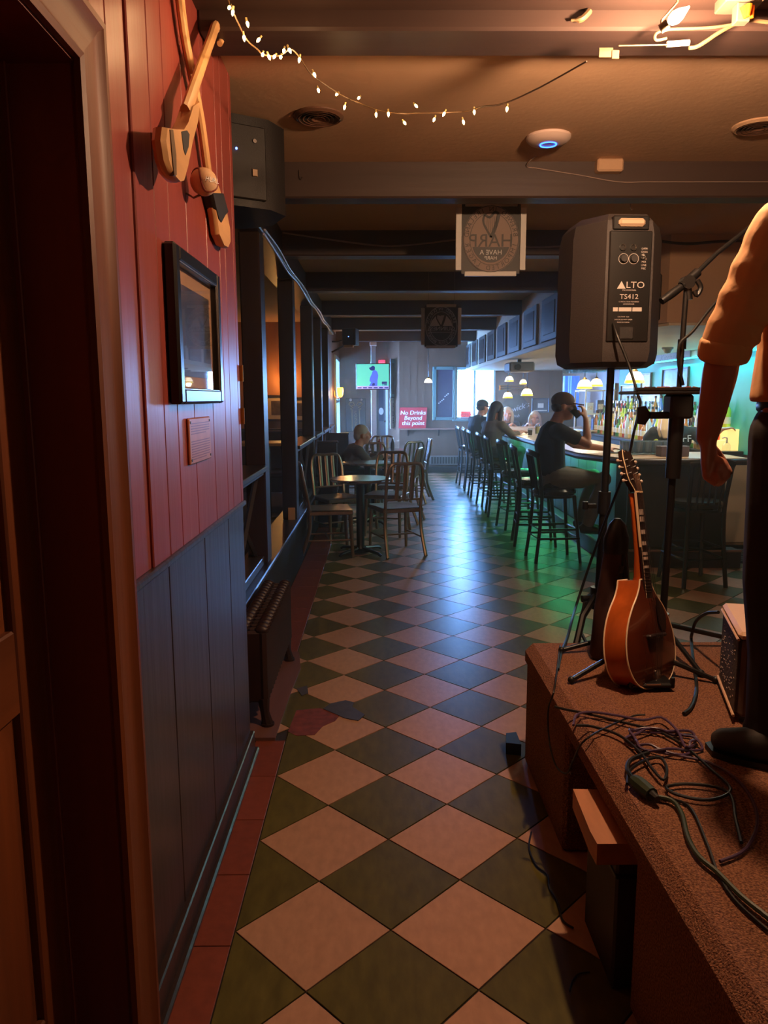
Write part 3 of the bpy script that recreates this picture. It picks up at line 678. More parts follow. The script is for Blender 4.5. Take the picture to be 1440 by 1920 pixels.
# ================================================================ HANGING SIGNS (seen from behind, so reversed)
m_sgl = mat('sign_pale_silver', (205, 202, 198), .5, 0.0)
m_sdk = mat('sign_dark_glass', (30, 25, 26), .5)
m_sbr = mat('sign_taupe', (150, 132, 124), .7, spec=.2)
def hsign(label, c, w, hgt, kind):
    t = thing('hanging_sign', label, 'sign', tuple(c)); M = Matrix(((-1, 0, 0, 0), (0, 0, -1, 0), (0, 1, 0, 0), (0, 0, 0, 1)))     # reversed lettering: local x -> -x, y -> up, z -> towards the room's near end
    def L(z): return T((0, -z, 0)) @ M
    a, b = w/2, hgt/2
    obj('glass_panel', G().box(-a*.9, a*.9, 0, .008, -b*.96, b*.96, .001), m_sdk, t)
    bars = G()
    for sx in (-1, 1): obj('side_bar', G().box(sx*a*.99-.016, sx*a*.99+.016, -.006, .008, -b*.86, b*.86, .002), m_sgl, t)
    for sz in (-1, 1): obj('end_bar', G().box(-a*.80, a*.80, -.006, .008, sz*b*.96-.013, sz*b*.96+.013, .002), m_sgl, t)
    rx, ry = a*.86, b*.93
    if kind == 0:
        obj('oval', G().prism(ellipse(rx, ry), .001, .004, L(.0)), m_sbr, t)
        g = G(); band(g, rx*.99, ry*.99, .004, .004, .006, L(0)); band(g, rx*.76, ry*.78, .003, .004, .0055, L(0))
        ring_words(g, 'BREWED IN IRELAND', rx*.87, ry*.87, R(172), R(8), .036, L(.0065)); ring_words(g, 'IMPORTED LAGER', rx*.87, ry*.87, R(192), R(348), .036, L(.0065), True)
        words(g, 'HARP', .098, L(.0075) @ T((0, -.012, 0)), 1.0)
        obj('lettering', g, m_sdk, t, sharp=0)
        obj('harp_emblem', harp(G(), .075, L(.006) @ T((0, .075, 0))), m_sdk, t, sharp=0)
        obj('dark_segment', G().prism([(rx*.70*math.cos(q), ry*.70*math.sin(q)) for q in [R(200)+R(140)*k/16 for k in range(17)]], .003, .006, L(0)), m_sdk, t)
        g = G(); words(g, 'HAVE A', .036, L(.0075) @ T((0, -.072, 0))); words(g, 'HARP', .028, L(.0075) @ T((0, -.102, 0))); obj('pale_lettering', g, m_sgl, t, sharp=0)
    else:
        g = G(); band(g, rx*1.0, ry*.99, .005, .003, .006, L(0)); band(g, rx*.72, ry*.74, .004, .003, .006, L(0))
        ring_words(g, 'BREWED IN DUBLIN', rx*.86, ry*.86, R(165), R(15), .036, L(.0065)); ring_words(g, 'EXTRA STOUT BREWERY', rx*.86, ry*.86, R(195), R(345), .034, L(.0065), True)
        words(g, 'GUINNESS', .052, L(.0075) @ T((0, -.022, 0)), 1.05)
        g.prism([(-rx*.70, .004), (rx*.70, .004), (rx*.6, .05), (rx*.3, .10), (-rx*.3, .10), (-rx*.6, .05)], .003, .005, L(0)); g.box(-rx*.7, rx*.7, -.006, -.003, -.055, -.05)
        obj('lettering', g, m_sgl, t, sharp=0)
        obj('harp_emblem', harp(G(), .075, L(.0055) @ T((0, .062, 0))), m_sdk, t, sharp=0)
    for sx in (-1, 1): obj('hanging_wire', G().cyl((sx*a*.7, .004, b*.9), (sx*a*.7, .004, 2.62-c[2]), .0015, n=5), m_chrome, t)
    return t
def harp(g, s, M):
    def bar(pts, r):
        P = spl([(x*s, y*s, 0) for x, y in pts], 4); N = len(P); vs = []
        for i in range(N):
            d = (P[min(i+1, N-1)]-P[max(i-1, 0)]).normalized(); q = Vector((-d.y, d.x, 0))*r*s; vs += [P[i]+q, P[i]-q]
        g.add(vs, [(2*i, 2*i+1, 2*i+3, 2*i+2) for i in range(N-1)], M)
    bar([(-.55, .75), (-.36, 0), (-.02, -.9)], .13); bar([(-.55, .75), (-.25, .88), (.12, .52), (.5, .72)], .09); bar([(.5, .72), (.56, .1), (-.02, -.9)], .075)
    for k in range(6): x = -.4+k*.14; bar([(x, .62), (x+.03, -.62+.0*k+abs(k-2)*.12)], .012)
    return g
hsign('reversed pale oval bar sign with a harp hanging behind the second beam', (.633, 4.30, 2.325), .36, .385, 0)
hsign('smaller looking dark oval bar sign with pale reversed lettering, hanging farther back', (.602, 7.15, 2.12), .345, .39, 1)
# lamp on the musician side seen through the lower edge of the first sign
# ================================================================ STAGE AND WHAT STANDS ON IT
SZ = .5
st = thing('stage', 'low stage platform covered in speckled tan carpet with open side', 'stage', (1.4, 1.6, 0))
g = G().box(.58, 2.9, .2, 2.86, .40, SZ, .03)
obj('deck', g, m_carpet, st, w=True)
obj('end_skirt', G().box(.592, 2.9, 2.22, 2.85, 0, .42, .012), m_carpet, st, w=True)
obj('near_skirt', G().box(.60, 2.9, .2, 1.60, 0, .42, .012), m_carpet, st, w=True)
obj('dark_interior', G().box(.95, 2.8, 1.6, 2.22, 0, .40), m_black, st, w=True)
m_blk = mat('sanded_wood_block', (186, 126, 92), .55, var=.16, scale=26, stretch=(1, .2, 1), bump=.08)
wb_ = thing('wood_block', 'sanded wooden block lying on a dark box in the stage opening', 'block', (.60, 1.75, .345))
obj('block', G().prism([(.53, 1.90), (.72, 1.89), (.76, 1.645), (.522, 1.645), (.520, 1.70)], .345, .40), m_blk, wb_, w=True)
bx = thing('dark_box', 'dark wooden box under the wood block beside the stage', 'box', (.66, 1.78, 0))
obj('body', G().box(.575, .74, 1.655, 1.9, 0, .345, .006), mat('dark_stained_ply', (52, 34, 30), .6, var=.2, scale=8), bx, w=True)
obj('lid_edge', G().box(.572, .74, 1.652, 1.9, .30, .312, .002), m_black, bx, w=True)
p = at(962, 1395, Z=.03)
solo('rubber_wedge', G().prism([(.525, 2.90), (.585, 2.885), (.585, 3.0), (.54, 2.99)], 0, .05), m_black, 'small black wedge on the floor at the far corner of the stage', 'wedge')
# ---- PA speaker on pole, standing behind the stage
SPX, SPY = 1.005, 3.32
ps = thing('speaker_stand', 'black tripod speaker stand rising behind the carpeted stage', 'speaker stand', (SPX, SPY, 0))
obj('pole', G().cyl((0, 0, .22), (.015, 0, 1.0), .019).cyl((.014, 0, .9), (.02, 0, 1.60), .0165), m_black, ps)
obj('clamp_collar', G().cyl((.013, 0, .94), (.015, 0, 1.04), .028).box(-.06, -.02, -.012, .012, .965, .985, .003).cyl((-.07, 0, .96), (-.07, 0, .995), .013), m_black, ps)
obj('leg_hub', G().cyl((0, 0, .50), (0, 0, .60), .032).box(-.02, .02, -.055, -.02, .52, .58, .004), m_black, ps)
obj('knob', G().cyl((-.03, -.01, .55), (-.075, -.02, .55), .016), m_black, ps)
for k, a in enumerate((R(232), R(322), R(90))):
    c, s = math.cos(a), math.sin(a)
    lg = obj('leg', G().tube([(.03*c, .03*s, .56), (.16*c, .16*s, .50), (.30*c, .30*s, .24), (.42*c, .42*s, .02)], .015, 8, flat=1.3), m_black, ps)
    obj('brace', G().cyl((.02*c, .02*s, .26), (.26*c, .26*s, .31), .009, n=6), m_black, ps)
    obj('rubber_foot', G().ball((.42*c, .42*s, .02), .022, 8, 6), m_cable, lg)
m_spk2 = mat('charcoal_speaker_shell', (58, 52, 52), .55, bump=.25, bscale=260)
sp = thing('stage_speaker', 'large charcoal powered loudspeaker on the tripod stand, rear panel to the viewer', 'speaker', (SPX+.02, SPY, 1.585), R(3))
prof = [(-.195, -.02), (-.10, -.165), (.10, -.165), (.195, -.02), (.20, .17), (.17, .20), (-.17, .20), (-.20, .17)]
g = G(); zs = [(0.02, .96), (.06, 1.0), (.53, .985), (.585, .93), (.615, .80), (.622, .6)]
g.loft_poly = None
vs = []; fs = []; n = len(prof)
for z, s in [(0, .80)]+zs: vs += [(x*s, y*s+(1-s)*.05, z) for x, y in prof]
for i in range(len(zs)):
    for k in range(n): fs.append((i*n+k, i*n+(k+1) % n, (i+1)*n+(k+1) % n, (i+1)*n+k))
fs += [tuple(range(n))[::-1], tuple(range(len(zs)*n, (len(zs)+1)*n))]
obj('cabinet', G().add(vs, fs), m_spk2, sp, sharp=25)
obj('rear_panel', G().box(-.088, .088, -.172, -.155, .10, .54, .004), m_black, sp)
obj('handle', G().box(-.055, .055, -.182, -.150, .556, .588, .010), mat('worn_pale_grip', (196, 168, 140), .5), sp)
obj('handle_recess', G().box(-.075, .075, -.166, -.13, .545, .600, .004), m_black, sp)
obj('side_grip', G().box(.178, .204, -.02, .07, .20, .40, .008), m_black, sp)
PM = frame((0, -.1735, 0), (1, 0, 0), (0, 0, 1))
m_prn = mat('pale_print', (196, 186, 180), .6)
g = G()
for x, z in ((-.035, .385), (.0, .385)):
    pass
obj('knob', G().cyl((-.03, -.17, .43), (-.03, -.187, .43), .014), m_blackp, sp); obj('knob', G().cyl((.012, -.17, .43), (.012, -.187, .43), .014), m_blackp, sp)
for x, z in ((-.035, .475), (.01, .475), (.05, .44)): obj('socket', G().lathe([(.011, 0), (.014, .003), (.014, .006), (.010, .006), (.008, .001)], 14, T((x, -.172, z)) @ Matrix.Rotation(R(90), 4, 'X')), m_chrome, sp)
for x in (-.03, .012): obj('dial_ring', band(G(), .021, .021, .0015, 0, .0006, PM @ T((x, .43, 0)), 20), m_prn, sp, sharp=0)
for k in range(7): words(g, random.choice(['LINE', 'MIC', 'GAIN', 'OUT', 'MIX']), .011, PM @ T((.055, .47-.013*k, 0)))
obj('control_lettering', g, m_prn, sp, sharp=0); g = G()
g.add([(-.052, .312, 0), (-.016, .312, 0), (-.034, .342, 0)], [(0, 1, 2)], PM); words(g, 'LTO', .036, PM @ T((.024, .326, 0)), 1.15); words(g, 'PROFESSIONAL', .0085, PM @ T((.0, .306, 0)))
obj('brand_lettering', g, m_prn, sp, sharp=0); g = G()
words(g, 'TS412', .028, PM @ T((0, .280, 0)), 1.1); words(g, '12 INCH 2 WAY POWERED', .007, PM @ T((0, .260, 0))); words(g, 'LOUDSPEAKER', .007, PM @ T((0, .251, 0)))
obj('type_lettering', g, m_prn, sp, sharp=0); g = G()
for k in range(3): words(g, ('CAUTION  RISK', 'SHOCK DO NOT OPEN', 'MADE IN CHINA')[k], .007, PM @ T((-.02, .20-.011*k, 0)))
obj('notice_lettering', g, m_prn, sp, sharp=0)
g = G()
for a, b in ((-.065, -.045), (-.041, .012), (.016, .055)): g.box(a, b, -.1742, -.1732, .222, .238)
obj('warning_labels', g, m_prn, sp)
obj('power_inlet', G().box(-.035, .025, -.176, -.168, .11, .16, .003), m_blackp, sp)
sp_c = Vector((SPX, SPY-.19, 1.72))
wire('speaker_cable', [at(1150, 607, Y=3.14), at(1158, 632, Y=3.10), at(1178, 682, Y=3.08), at(1196, 740, Y=3.05), at(1200, 760, Y=3.05), at(1188, 812, Y=3.05), at(1172, 880, Y=3.1), at(1130, 990, Y=3.22), at(1105, 1060, Y=3.26), at(1082, 1130, Y=3.24), at(1072, 1165, Y=2.98), at(1064, 1195, Z=SZ+.02), at(1052, 1225, Z=SZ+.008), at(1046, 1255, Z=SZ+.008)], .006, m_cable, 'black speaker cable hanging from the rear panel past the tray')
# ---- microphone stand with accessory tray
MX, MY = 1.10, 2.76
ms = thing('microphone_stand', 'black microphone boom stand on the far edge of the stage', 'microphone stand', (MX, MY, SZ))
obj('pole', G().cyl((-.01, 0, .04), (.0, 0, .80), .0135).cyl((0, 0, .78), (.012, 0, 1.345), .0095), m_black, ms)
obj('clutch', G().cyl((0, 0, .70), (0, 0, .83), .022), m_black, ms)
obj('upper_clutch', G().cyl((.007, 0, 1.13), (.007, 0, 1.165), .015), m_black, ms)
obj('sleeve', G().cyl((0, 0, .66), (.002, 0, .90), .027), m_black, ms)
obj('hub', G().cyl((-.01, 0, .03), (-.01, 0, .14), .024), m_black, ms)
for a, L in ((R(187), .40), (R(2), .36), (R(275), .30)):
    lg = obj('leg', G().cyl((-.01, 0, .10), (-.01+L*math.cos(a), L*math.sin(a), .012), .009), m_black, ms)
    obj('rubber_foot', G().ball((-.01+L*math.cos(a), L*math.sin(a), .013), .013, 8, 6), m_cable, lg)
jt = at(1288, 530, Y=MY)-Vector((MX, MY, SZ)); b1 = at(1250, 558, Y=MY-.02)-Vector((MX, MY, SZ)); b2 = at(1345, 474, Y=MY+.03)-Vector((MX, MY, SZ)); b3 = at(1440, 400, Y=MY+.08)-Vector((MX, MY, SZ))
obj('boom_arm', G().tube([b1+(b1-jt)*.1, b1, jt, b2, b3+(b3-b2)*.6], .0085, 10), m_black, ms)
obj('boom_grip', G().tube([b1-(jt-b1)*.25, b1+(jt-b1)*.25, b1+(jt-b1)*.7], [.013, .016, .014], 12), m_black, ms)
obj('boom_joint', G().cyl(jt+Vector((0, -.02, 0)), jt+Vector((0, .02, 0)), .024).cyl(jt-(b1-jt)*-.25, jt+(b2-jt)*.35, .017).cyl(jt+Vector((.01, 0, -.06)), jt, .014), m_black, ms)
obj('wing_knob', G().tube(spl([jt+Vector((.028, -.02, .005)), jt+Vector((.042, -.02, -.02)), jt+Vector((.03, -.02, -.045)), jt+Vector((.02, -.02, -.03))], 4), .010, 8), m_black, ms)
tz = 1.480-SZ
obj('tray', G().box(-.185, .085, -.10, .10, tz-.012, tz, .004).box(-.185, .085, -.10, -.092, tz, tz+.012, .002), m_black, ms)
obj('tray_clamp', G().box(-.035, .05, -.035, .045, tz-.10, tz-.012, .008).box(-.10, -.03, -.02, .02, tz-.10, tz-.075, .004), m_black, ms)
obj('clamp_wing', G().prism([(-.03, -.03), (.0, -.035), (.022, 0), (0, .035), (-.03, .03)], -.006, .006, T((-.115, 0, tz-.088)) @ Matrix.Rotation(R(90), 4, 'X')), m_black, ms)
for k in range(9):
    x = -.115+.022*k; g = G()
    m_c = mat(('red_capo', 'black_capo', 'amber_pick')[k % 3], ((120, 44, 34), (36, 30, 30), (150, 96, 60))[k % 3], .4)
    a = random.uniform(0, 3); g.tube([(-.022*math.cos(a), -.022*math.sin(a), .009), (.022*math.cos(a), .022*math.sin(a), .008+.004*(k % 2))], [.008, .005], 7)
    solo(('harmonica_clip', 'capo', 'plectrum_case')[k % 3], G().add(g.v, g.f, T((MX+x, MY-.02+.03*(k % 2), SZ+tz))), m_c, ['small red clip at the left end of the tray', 'small black capo behind the red clip on the tray', 'small amber case left of the tray centre', 'reddish clip near the middle of the tray', 'black capo beside the mic pole on the tray', 'amber case in front of the mic pole', 'red clip right of the mic pole', 'black capo near the right end of the tray', 'amber case at the right end of the tray'][k], 'accessory', 'small accessories on the tray', base=(MX+x, MY, SZ+tz))
wire('microphone_cable', [at(1440, 470, Y=2.82), at(1380, 530, Y=2.80), at(1335, 575, Y=2.77), at(1300, 620, Y=2.735), at(1275, 645, Y=2.73), at(1272, 680, Y=2.73), at(1277, 705, Y=2.735), at(1281, 722, Y=2.74)], .0055, m_cable, 'black microphone cable looping down beside the mic pole')
# ---- mandolin on its stand
m_burst = mat('amber_sunburst_top', (104, 46, 25), .22, var=.5, scale=4.5, coat=.5, detail=1, col2=(58, 22, 16))
m_side = mat('amber_maple_side', (176, 84, 32), .25, var=.2, scale=20, stretch=V, coat=.4)
m_bind = mat('ivory_binding', (232, 204, 168), .4)
m_fret = mat('ebony_fingerboard', (40, 28, 26), .4)
m_pearl = mat('pearl_inlay', (200, 180, 168), .3)
foot = at(1207, 1288, Y=2.40); head = at(1163, 828, Y=2.60)
up = (head-foot).normalized()
nrm = Vector((.62, -.78, 0)); nrm = (nrm-up*nrm.dot(up)).normalized()
ac = up.cross(nrm)*-1.0
ac = nrm.cross(up)*-1.0
MM = Matrix.Identity(4)
xx = up.cross(nrm)
for i in range(3): MM[i][0] = xx[i]; MM[i][1] = up[i]; MM[i][2] = nrm[i]; MM[i][3] = foot[i]
half = [(0, 0), (.06, .006), (.105, .028), (.136, .07), (.147, .12), (.141, .175), (.120, .228), (.090, .272), (.060, .305), (.040, .335), (.030, .362)]
outl = [(v.x, v.y) for v in spl([(x, y, 0) for x, y in half], 4)]
outl = outl+[(-x, y) for x, y in outl[::-1]][:-1]
md = thing('mandolin', 'sunburst teardrop mandolin with long neck leaning on a stand on the stage', 'mandolin', tuple(foot))
DP = .084
ctr = (0, .15)
def inset(s, z): return [(ctr[0]+(x-ctr[0])*s, ctr[1]+(y-ctr[1])*s, z) for x, y in outl]
n = len(outl)
def shell(rings):
    vs = [p for r in rings for p in r]; fs = []
    for i in range(len(rings)-1):
        for k in range(n): fs.append((i*n+k, i*n+(k+1) % n, (i+1)*n+(k+1) % n, (i+1)*n+k))
    fs.append(tuple(range(n))[::-1]); fs.append(tuple(range((len(rings)-1)*n, len(rings)*n))); return G().add(vs, fs, MM)
obj('top_plate', shell([inset(1, DP/2-.002), inset(.995, DP/2+.002), inset(.93, DP/2+.004), inset(.75, DP/2+.011), inset(.5, DP/2+.016), inset(.25, DP/2+.018)]), m_burst, md, w=True, sharp=50)
obj('sides', shell([inset(.995, -DP/2), inset(.995, DP/2)]), m_side, md, w=True)
obj('back_plate', shell([inset(.3, -DP/2-.016), inset(.75, -DP/2-.010), inset(.98, -DP/2-.003), inset(1, -DP/2+.002)]), m_side, md, w=True, sharp=50)
for z in (DP/2+.001, -DP/2): obj('binding', G().tube([Vector(q) for q in inset(1.0, z)]+[Vector(inset(1.0, z)[0])], .0028, 6, M=MM), m_bind, md, w=True)
obj('neck', G().tube([(0, .33, .012), (0, .37, .022), (0, .45, .028), (0, .60, .030), (0, .655, .028)], [(.018, .026), (.017, .018), (.0165, .013), (.0155, .012), (.018, .012)], 12, M=MM), m_side, md, w=True)
nk = [(-.021, .24), (.021, .24), (.0165, .655), (-.0165, .655)]
obj('fingerboard', G().prism(nk, DP/2+.004, DP/2+.012, MM), m_fret, md, w=True)
g = G(); sc = .655-.175; yf = []
for k in range(1, 21):
    yv = .655-(.48*1.02)*(1-2**(-k/12)); yf.append(yv)
    if yv > .245: wv = .0165+(.655-yv)*.0108; g.box(-wv, wv, yv-.0008, yv+.0008, DP/2+.012, DP/2+.0134, 0, MM)
obj('frets', g, m_chrome, md, w=True)
for k in (2, 3, 5, 7, 9, 10, 12):
    a, b = yf[k-1], yf[k]; wv = .011+(.655-a)*.008; obj('inlay', G().box(-wv, wv, b+.003, a-.003, DP/2+.0118, DP/2+.0125, 0, MM), m_pearl, md, w=True)
obj('side_binding', G().box(-.0185, -.0168, .30, .655, DP/2+.004, DP/2+.0125, 0, MM), m_bind, md, w=True)
obj('nut', G().box(-.018, .018, .655, .661, DP/2+.004, DP/2+.0155, .001, MM), m_bind, md, w=True)
hd = MM @ T((0, .661, DP/2+.004)) @ Matrix.Rotation(R(-12), 4, 'X')
hp = [(-.018, 0), (-.034, .035), (-.036, .06), (-.030, .125), (-.022, .150), (-.010, .143), (0, .152), (.010, .143), (.022, .150), (.030, .125), (.036, .06), (.034, .035), (.018, 0)]
obj('headstock', G().prism(hp, -.014, .004, hd), m_fret, md, w=True)
obj('headstock_binding', G().tube([(x, y, .004) for x, y in hp[:6]], .0016, 5, M=hd), m_bind, md, w=True)
for k in range(4):
    for sx in (-1, 1):
        yv = .04+.024*k
        obj('tuning_peg', G().cyl((sx*.032, yv, -.005), (sx*.048, yv, -.005), .0025, M=hd, n=6).ball((sx*.054, yv, -.005), (.008, .006, .005), 8, 6, hd), m_pearl, md, w=True)
        obj('string_post', G().cyl((sx*.018, yv, .003), (sx*.018, yv, .014), .0032, M=hd, n=8), m_chrome, md, w=True)
g = G()
for k in range(4):
    for q in (-.0014, .0014):
        x = -.0125+.00833*k+q; g.tube([(x*1.3, .018, DP/2+.016), (x*1.35, .175, DP/2+.036), (x, .655, DP/2+.016), (x*1.2, .72, DP/2+.006)], .0005, 4, M=MM)
obj('strings', g, m_chrome, md, w=True)
obj('bridge', G().box(-.052, .052, .168, .180, DP/2+.014, DP/2+.034, .004, MM), m_fret, md, w=True)
obj('tailpiece', G().box(-.016, .016, -.002, .06, DP/2+.003, DP/2+.018, .003, MM), m_chrome, md, w=True)
for sx in (-1, 1):
    fh = [(sx*(.060+.012*math.sin(q*2.2)), .175+.05*q, 0) for q in [k/6 for k in range(-6, 7)]]
    obj('sound_hole', G().tube([(x, y, DP/2+.0105-.0012*abs(y-.175)/.05) for x, y, z in fh], [.0035]+[.0048]*11+[.0035], 6, M=MM, flat=.5), m_fret, md, w=True)
obj('pickguard', G().prism([(.022, .30), (.048, .28), (.072, .235), (.066, .19), (.040, .185), (.024, .22)], DP/2+.020, DP/2+.023, MM), m_fret, md, w=True)
# instrument stand
sd = thing('instrument_stand', 'black folding instrument stand holding the mandolin', 'instrument stand', (foot.x, foot.y+.03, SZ))
b0 = foot-Vector((0, 0, .0))
obj('yoke', G().box(-.075, .075, -.075, .045, .012, .030, .006, T((0, -.03, 0))).box(-.075, -.060, -.105, -.095, .012, .05, .003).box(.060, .075, -.105, -.095, .012, .05, .003), m_black, sd)
for a, L in ((R(192), .25), (R(-14), .25), (R(80), .26)):
    lg = obj('leg', G().tube([(.03*math.cos(a), .10, .075), (L*.6*math.cos(a), L*.6*math.sin(a)+.06, .045), (L*math.cos(a), L*math.sin(a)+.03, .012)], .009, 8), m_black, sd)
    obj('rubber_foot', G().ball((L*math.cos(a), L*math.sin(a)+.03, .013), .013, 8, 6), m_cable, lg)
obj('upright', G().tube([(0, .02, .02), (0, .10, .06), (.0, .19, .30), (-.01, .235, .44)], .010, 8), m_black, sd)
obj('steel_catch', G().box(-.02, .03, -.108, -.100, .024, .032, .002), m_chrome, sd)
# dark padded case standing behind the mandolin
m_case = mat('dark_plum_case_cloth', (62, 36, 34), .7, var=.2, scale=12)
cs = thing('instrument_case', 'dark plum padded case with black rounded top standing behind the mandolin', 'case', (.868, 2.66, SZ), R(10))
obj('body', G().loft([(0, 0, 0, .075, .05), (0, 0, .02, .085, .055), (.003, .01, .2, .070, .05), (.008, .02, .40, .042, .04)], 18), m_case, cs)
obj('black_hood', G().loft([(.008, .02, .395, .045, .043), (.012, .025, .45, .046, .042), (.016, .03, .50, .028, .03), (.016, .03, .52, .010, .012)], 18), m_cable, cs)
obj('strap', G().tube([(-.06, -.055, .1), (-.03, -.06, .22), (.0, -.045, .36)], .010, 6, flat=.3), m_cable, cs)
# ---- small amplifier
m_grl = mat('grey_woven_grille', (70, 62, 58), .7, bump=.4, bscale=120)
m_ampc = mat('cream_tolex', (214, 172, 140), .5, bump=.15, bscale=200)
am = thing('guitar_amplifier', 'small cream topped amplifier with woven grey grille beside the musician', 'amplifier', (1.15, 2.40, SZ), R(-17))
obj('cabinet', G().box(.008, .24, -.33, 0, .02, .262, .012), mat('grey_amp_shell', (96, 84, 78), .6), am)
obj('top_panel', G().box(-.004, .245, -.335, .005, .258, .282, .010), m_ampc, am)
obj('grille', G().box(-.002, .010, -.318, -.012, .032, .255, .002), m_grl, am)
g = G()
for k in range(90):
    yy, zz = random.uniform(-.30, -.03), random.uniform(.05, .24)
    g.box(-.0035, -.002, yy, yy+.010, zz, zz+.0010, 0)
obj('grille_threads', g, mat('dull_thread', (150, 130, 116), .6), am)['kind'] = 'stuff'
for z in (.258, .025): obj('edge_piping', G().tube([(-.004, -.331, z), (-.004, .0, z)], .0045, 6), m_ampc, am)
for x in (.03, .21):
    for yy in (-.30, -.03): obj('foot', G().cyl((x, yy, 0), (x, yy, .022), .014), m_cable, am)
# ---- cables on the stage
def lay(pts, z=SZ+.008): return [at(x, y, Z=z) for x, y in pts]
m_purp = mat('purple_cable', (84, 62, 92), .4); m_grn = mat('green_cable', (50, 62, 44), .45)
lo = []
cp = at(1243, 1398, Z=SZ)
for k in range(36):
    a = 2*math.pi*k/13; rr = .085+.016*math.sin(k*1.7); lo.append(cp+Vector((rr*1.05*math.cos(a), rr*.8*math.sin(a), .008+.005*((k*7) % 4))))
solo('purple_cable', G().tube(spl(lay([(1075, 1360), (1082, 1340), (1110, 1335), (1160, 1342), (1205, 1350), (1240, 1345)], SZ+.02)+lay([(1270, 1370), (1285, 1400)], SZ+.025)+lo+lay([(1330, 1430), (1390, 1470), (1420, 1530), (1400, 1590), (1350, 1615)]), 4), .0038, 7), m_purp, 'purple cable coiled in loops on the stage carpet', 'cable')
solo('instrument_cable', G().tube(spl(lay([(1040, 1325), (1060, 1330), (1100, 1338), (1150, 1350), (1200, 1362), (1236, 1372), (1285, 1400), (1330, 1440), (1370, 1480), (1330, 1500), (1270, 1490), (1250, 1475), (1300, 1470), (1365, 1485), (1380, 1540), (1390, 1580)], SZ+.012), 5), .004, 7), m_cable, 'black instrument cable crossing the middle of the stage in wide loops', 'cable')
solo('instrument_cable.a', G().tube(spl(lay([(1080, 1360), (1110, 1362), (1160, 1378), (1200, 1410), (1222, 1440), (1244, 1462), (1250, 1440), (1236, 1420), (1205, 1428), (1180, 1446), (1176, 1470)], SZ+.016), 5), .004, 7), m_cable, 'black cable running from the plug up towards the mandolin stand', 'cable').name = 'instrument_cable.001'
solo('amplifier_cable', G().tube(spl([at(1347, 1148, Y=2.5), at(1325, 1150, Y=2.6), at(1305, 1165, Y=2.72), at(1297, 1190, Y=2.78), at(1296, 1200, Y=2.80)]+lay([(1300, 1240), (1306, 1290), (1296, 1325), (1282, 1338)]), 6), .006, 7), m_cable, 'thick black cable arching out of the amplifier past the mandolin', 'cable')
solo('green_cable', G().tube(spl(lay([(1190, 1470), (1215, 1490), (1258, 1500), (1278, 1525), (1290, 1570), (1310, 1605), (1345, 1635), (1390, 1680), (1440, 1720), (1500, 1770)], SZ+.012), 5), .0055, 7), m_grn, 'dull green extension cord trailing to the front of the stage', 'cord')
solo('black_cord', G().tube(spl(lay([(1230, 1495), (1290, 1510), (1325, 1580), (1347, 1640), (1380, 1690), (1440, 1745)], SZ+.006), 5), .0035, 6), m_cable, 'thin black cord lying beside the green extension cord', 'cord')
pa, pb = at(1188, 1462, Z=SZ+.02), at(1222, 1490, Z=SZ+.02)
pg = thing('plug_connector', 'chunky dark green plug where the cords join on the carpet', 'plug', (pa.x, pa.y, SZ))
obj('body', G().tube([pa, pa+(pb-pa)*.35, pb], [.014, .020, .017], 10), m_grn, pg, w=True)
obj('collar', G().tube([pb, pb+(pb-pa)*.3], [.012, .008], 10), m_cable, pg, w=True)
obj('tail', G().tube(spl([pa, at(1176, 1442, Z=SZ+.02), at(1184, 1424, Z=SZ+.018), at(1215, 1412, Z=SZ+.014)], 5), .006, 7), m_cable, pg, w=True)
hang = [at(1050, 1210, Z=SZ+.01), at(1040, 1290, Z=SZ+.012), at(1028, 1330, X=.572), at(1030, 1390, X=.566), at(1042, 1435, X=.566), at(1062, 1450, X=.57), at(1075, 1425, X=.575), at(1100, 1385, Z=SZ+.008), at(1180, 1345, Z=SZ+.015), at(1210, 1340, Z=SZ+.02)]
solo('thin_cable', G().tube(spl(hang, 6), .0028, 6), m_cable, 'thin dark cable drooping over the left edge of the stage', 'cable')
solo('power_cord', G().tube(spl([at(996, 1560, Z=.005), at(992, 1590, Z=.005), at(1005, 1622, Z=.005), at(1026, 1640, Z=.005), at(1030, 1665, Z=.005), at(1045, 1690, Z=.005), at(1055, 1725, Z=.005), at(1075, 1740, Z=.005)], 5), .003, 6), m_cable, 'thin black cord lying on the tiles along the stage', 'cord')
solo('power_cord.a', G().tube(spl([at(1106, 1823, Z=.004), at(1085, 1826, Z=.004), at(1073, 1840, Z=.004), at(1068, 1858, Z=.004)], 5), .002, 6), m_cable, 'short curl of wire on the green tile at the front', 'cord').name = 'wire_scrap'
wire('pale_loose_wire', [at(1060, 1455, X=.62), at(1068, 1448, X=.60), at(1071, 1452, X=.60)], .003, m_grey, 'short pale wire end below the stage edge')
# ================================================================ TABLES AND CHAIRS
m_ttop = mat('worn_metal_table_top', (150, 140, 132), .22, .55, var=.08, scale=6)
def round_table(loc, r, label, hgt=.72, group='round tables beside the divider'):
    t = thing('round_table', label, 'table', loc, 0, group)
    obj('top', G().lathe([(r-.01, hgt-.028), (r, hgt-.022), (r, hgt-.006), (r-.006, hgt)], 40), m_ttop, t)
    obj('edge_band', G().lathe([(r, hgt-.022), (r+.004, hgt-.020), (r+.004, hgt-.008), (r, hgt-.006)], 40), m_chrome, t)
    obj('column', G().lathe([(.10, .02), (.05, .05), (.038, .08), (.038, hgt-.06), (.11, hgt-.028)], 18), m_black, t)
    for k in range(4):
        a = R(45+90*k); obj('foot', G().tube([(.05*math.cos(a), .05*math.sin(a), .05), (.24*math.cos(a), .24*math.sin(a), .028), (.27*math.cos(a), .27*math.sin(a), .012)], [.026, .018, .016], 8, flat=.7), m_black, t)
    return t
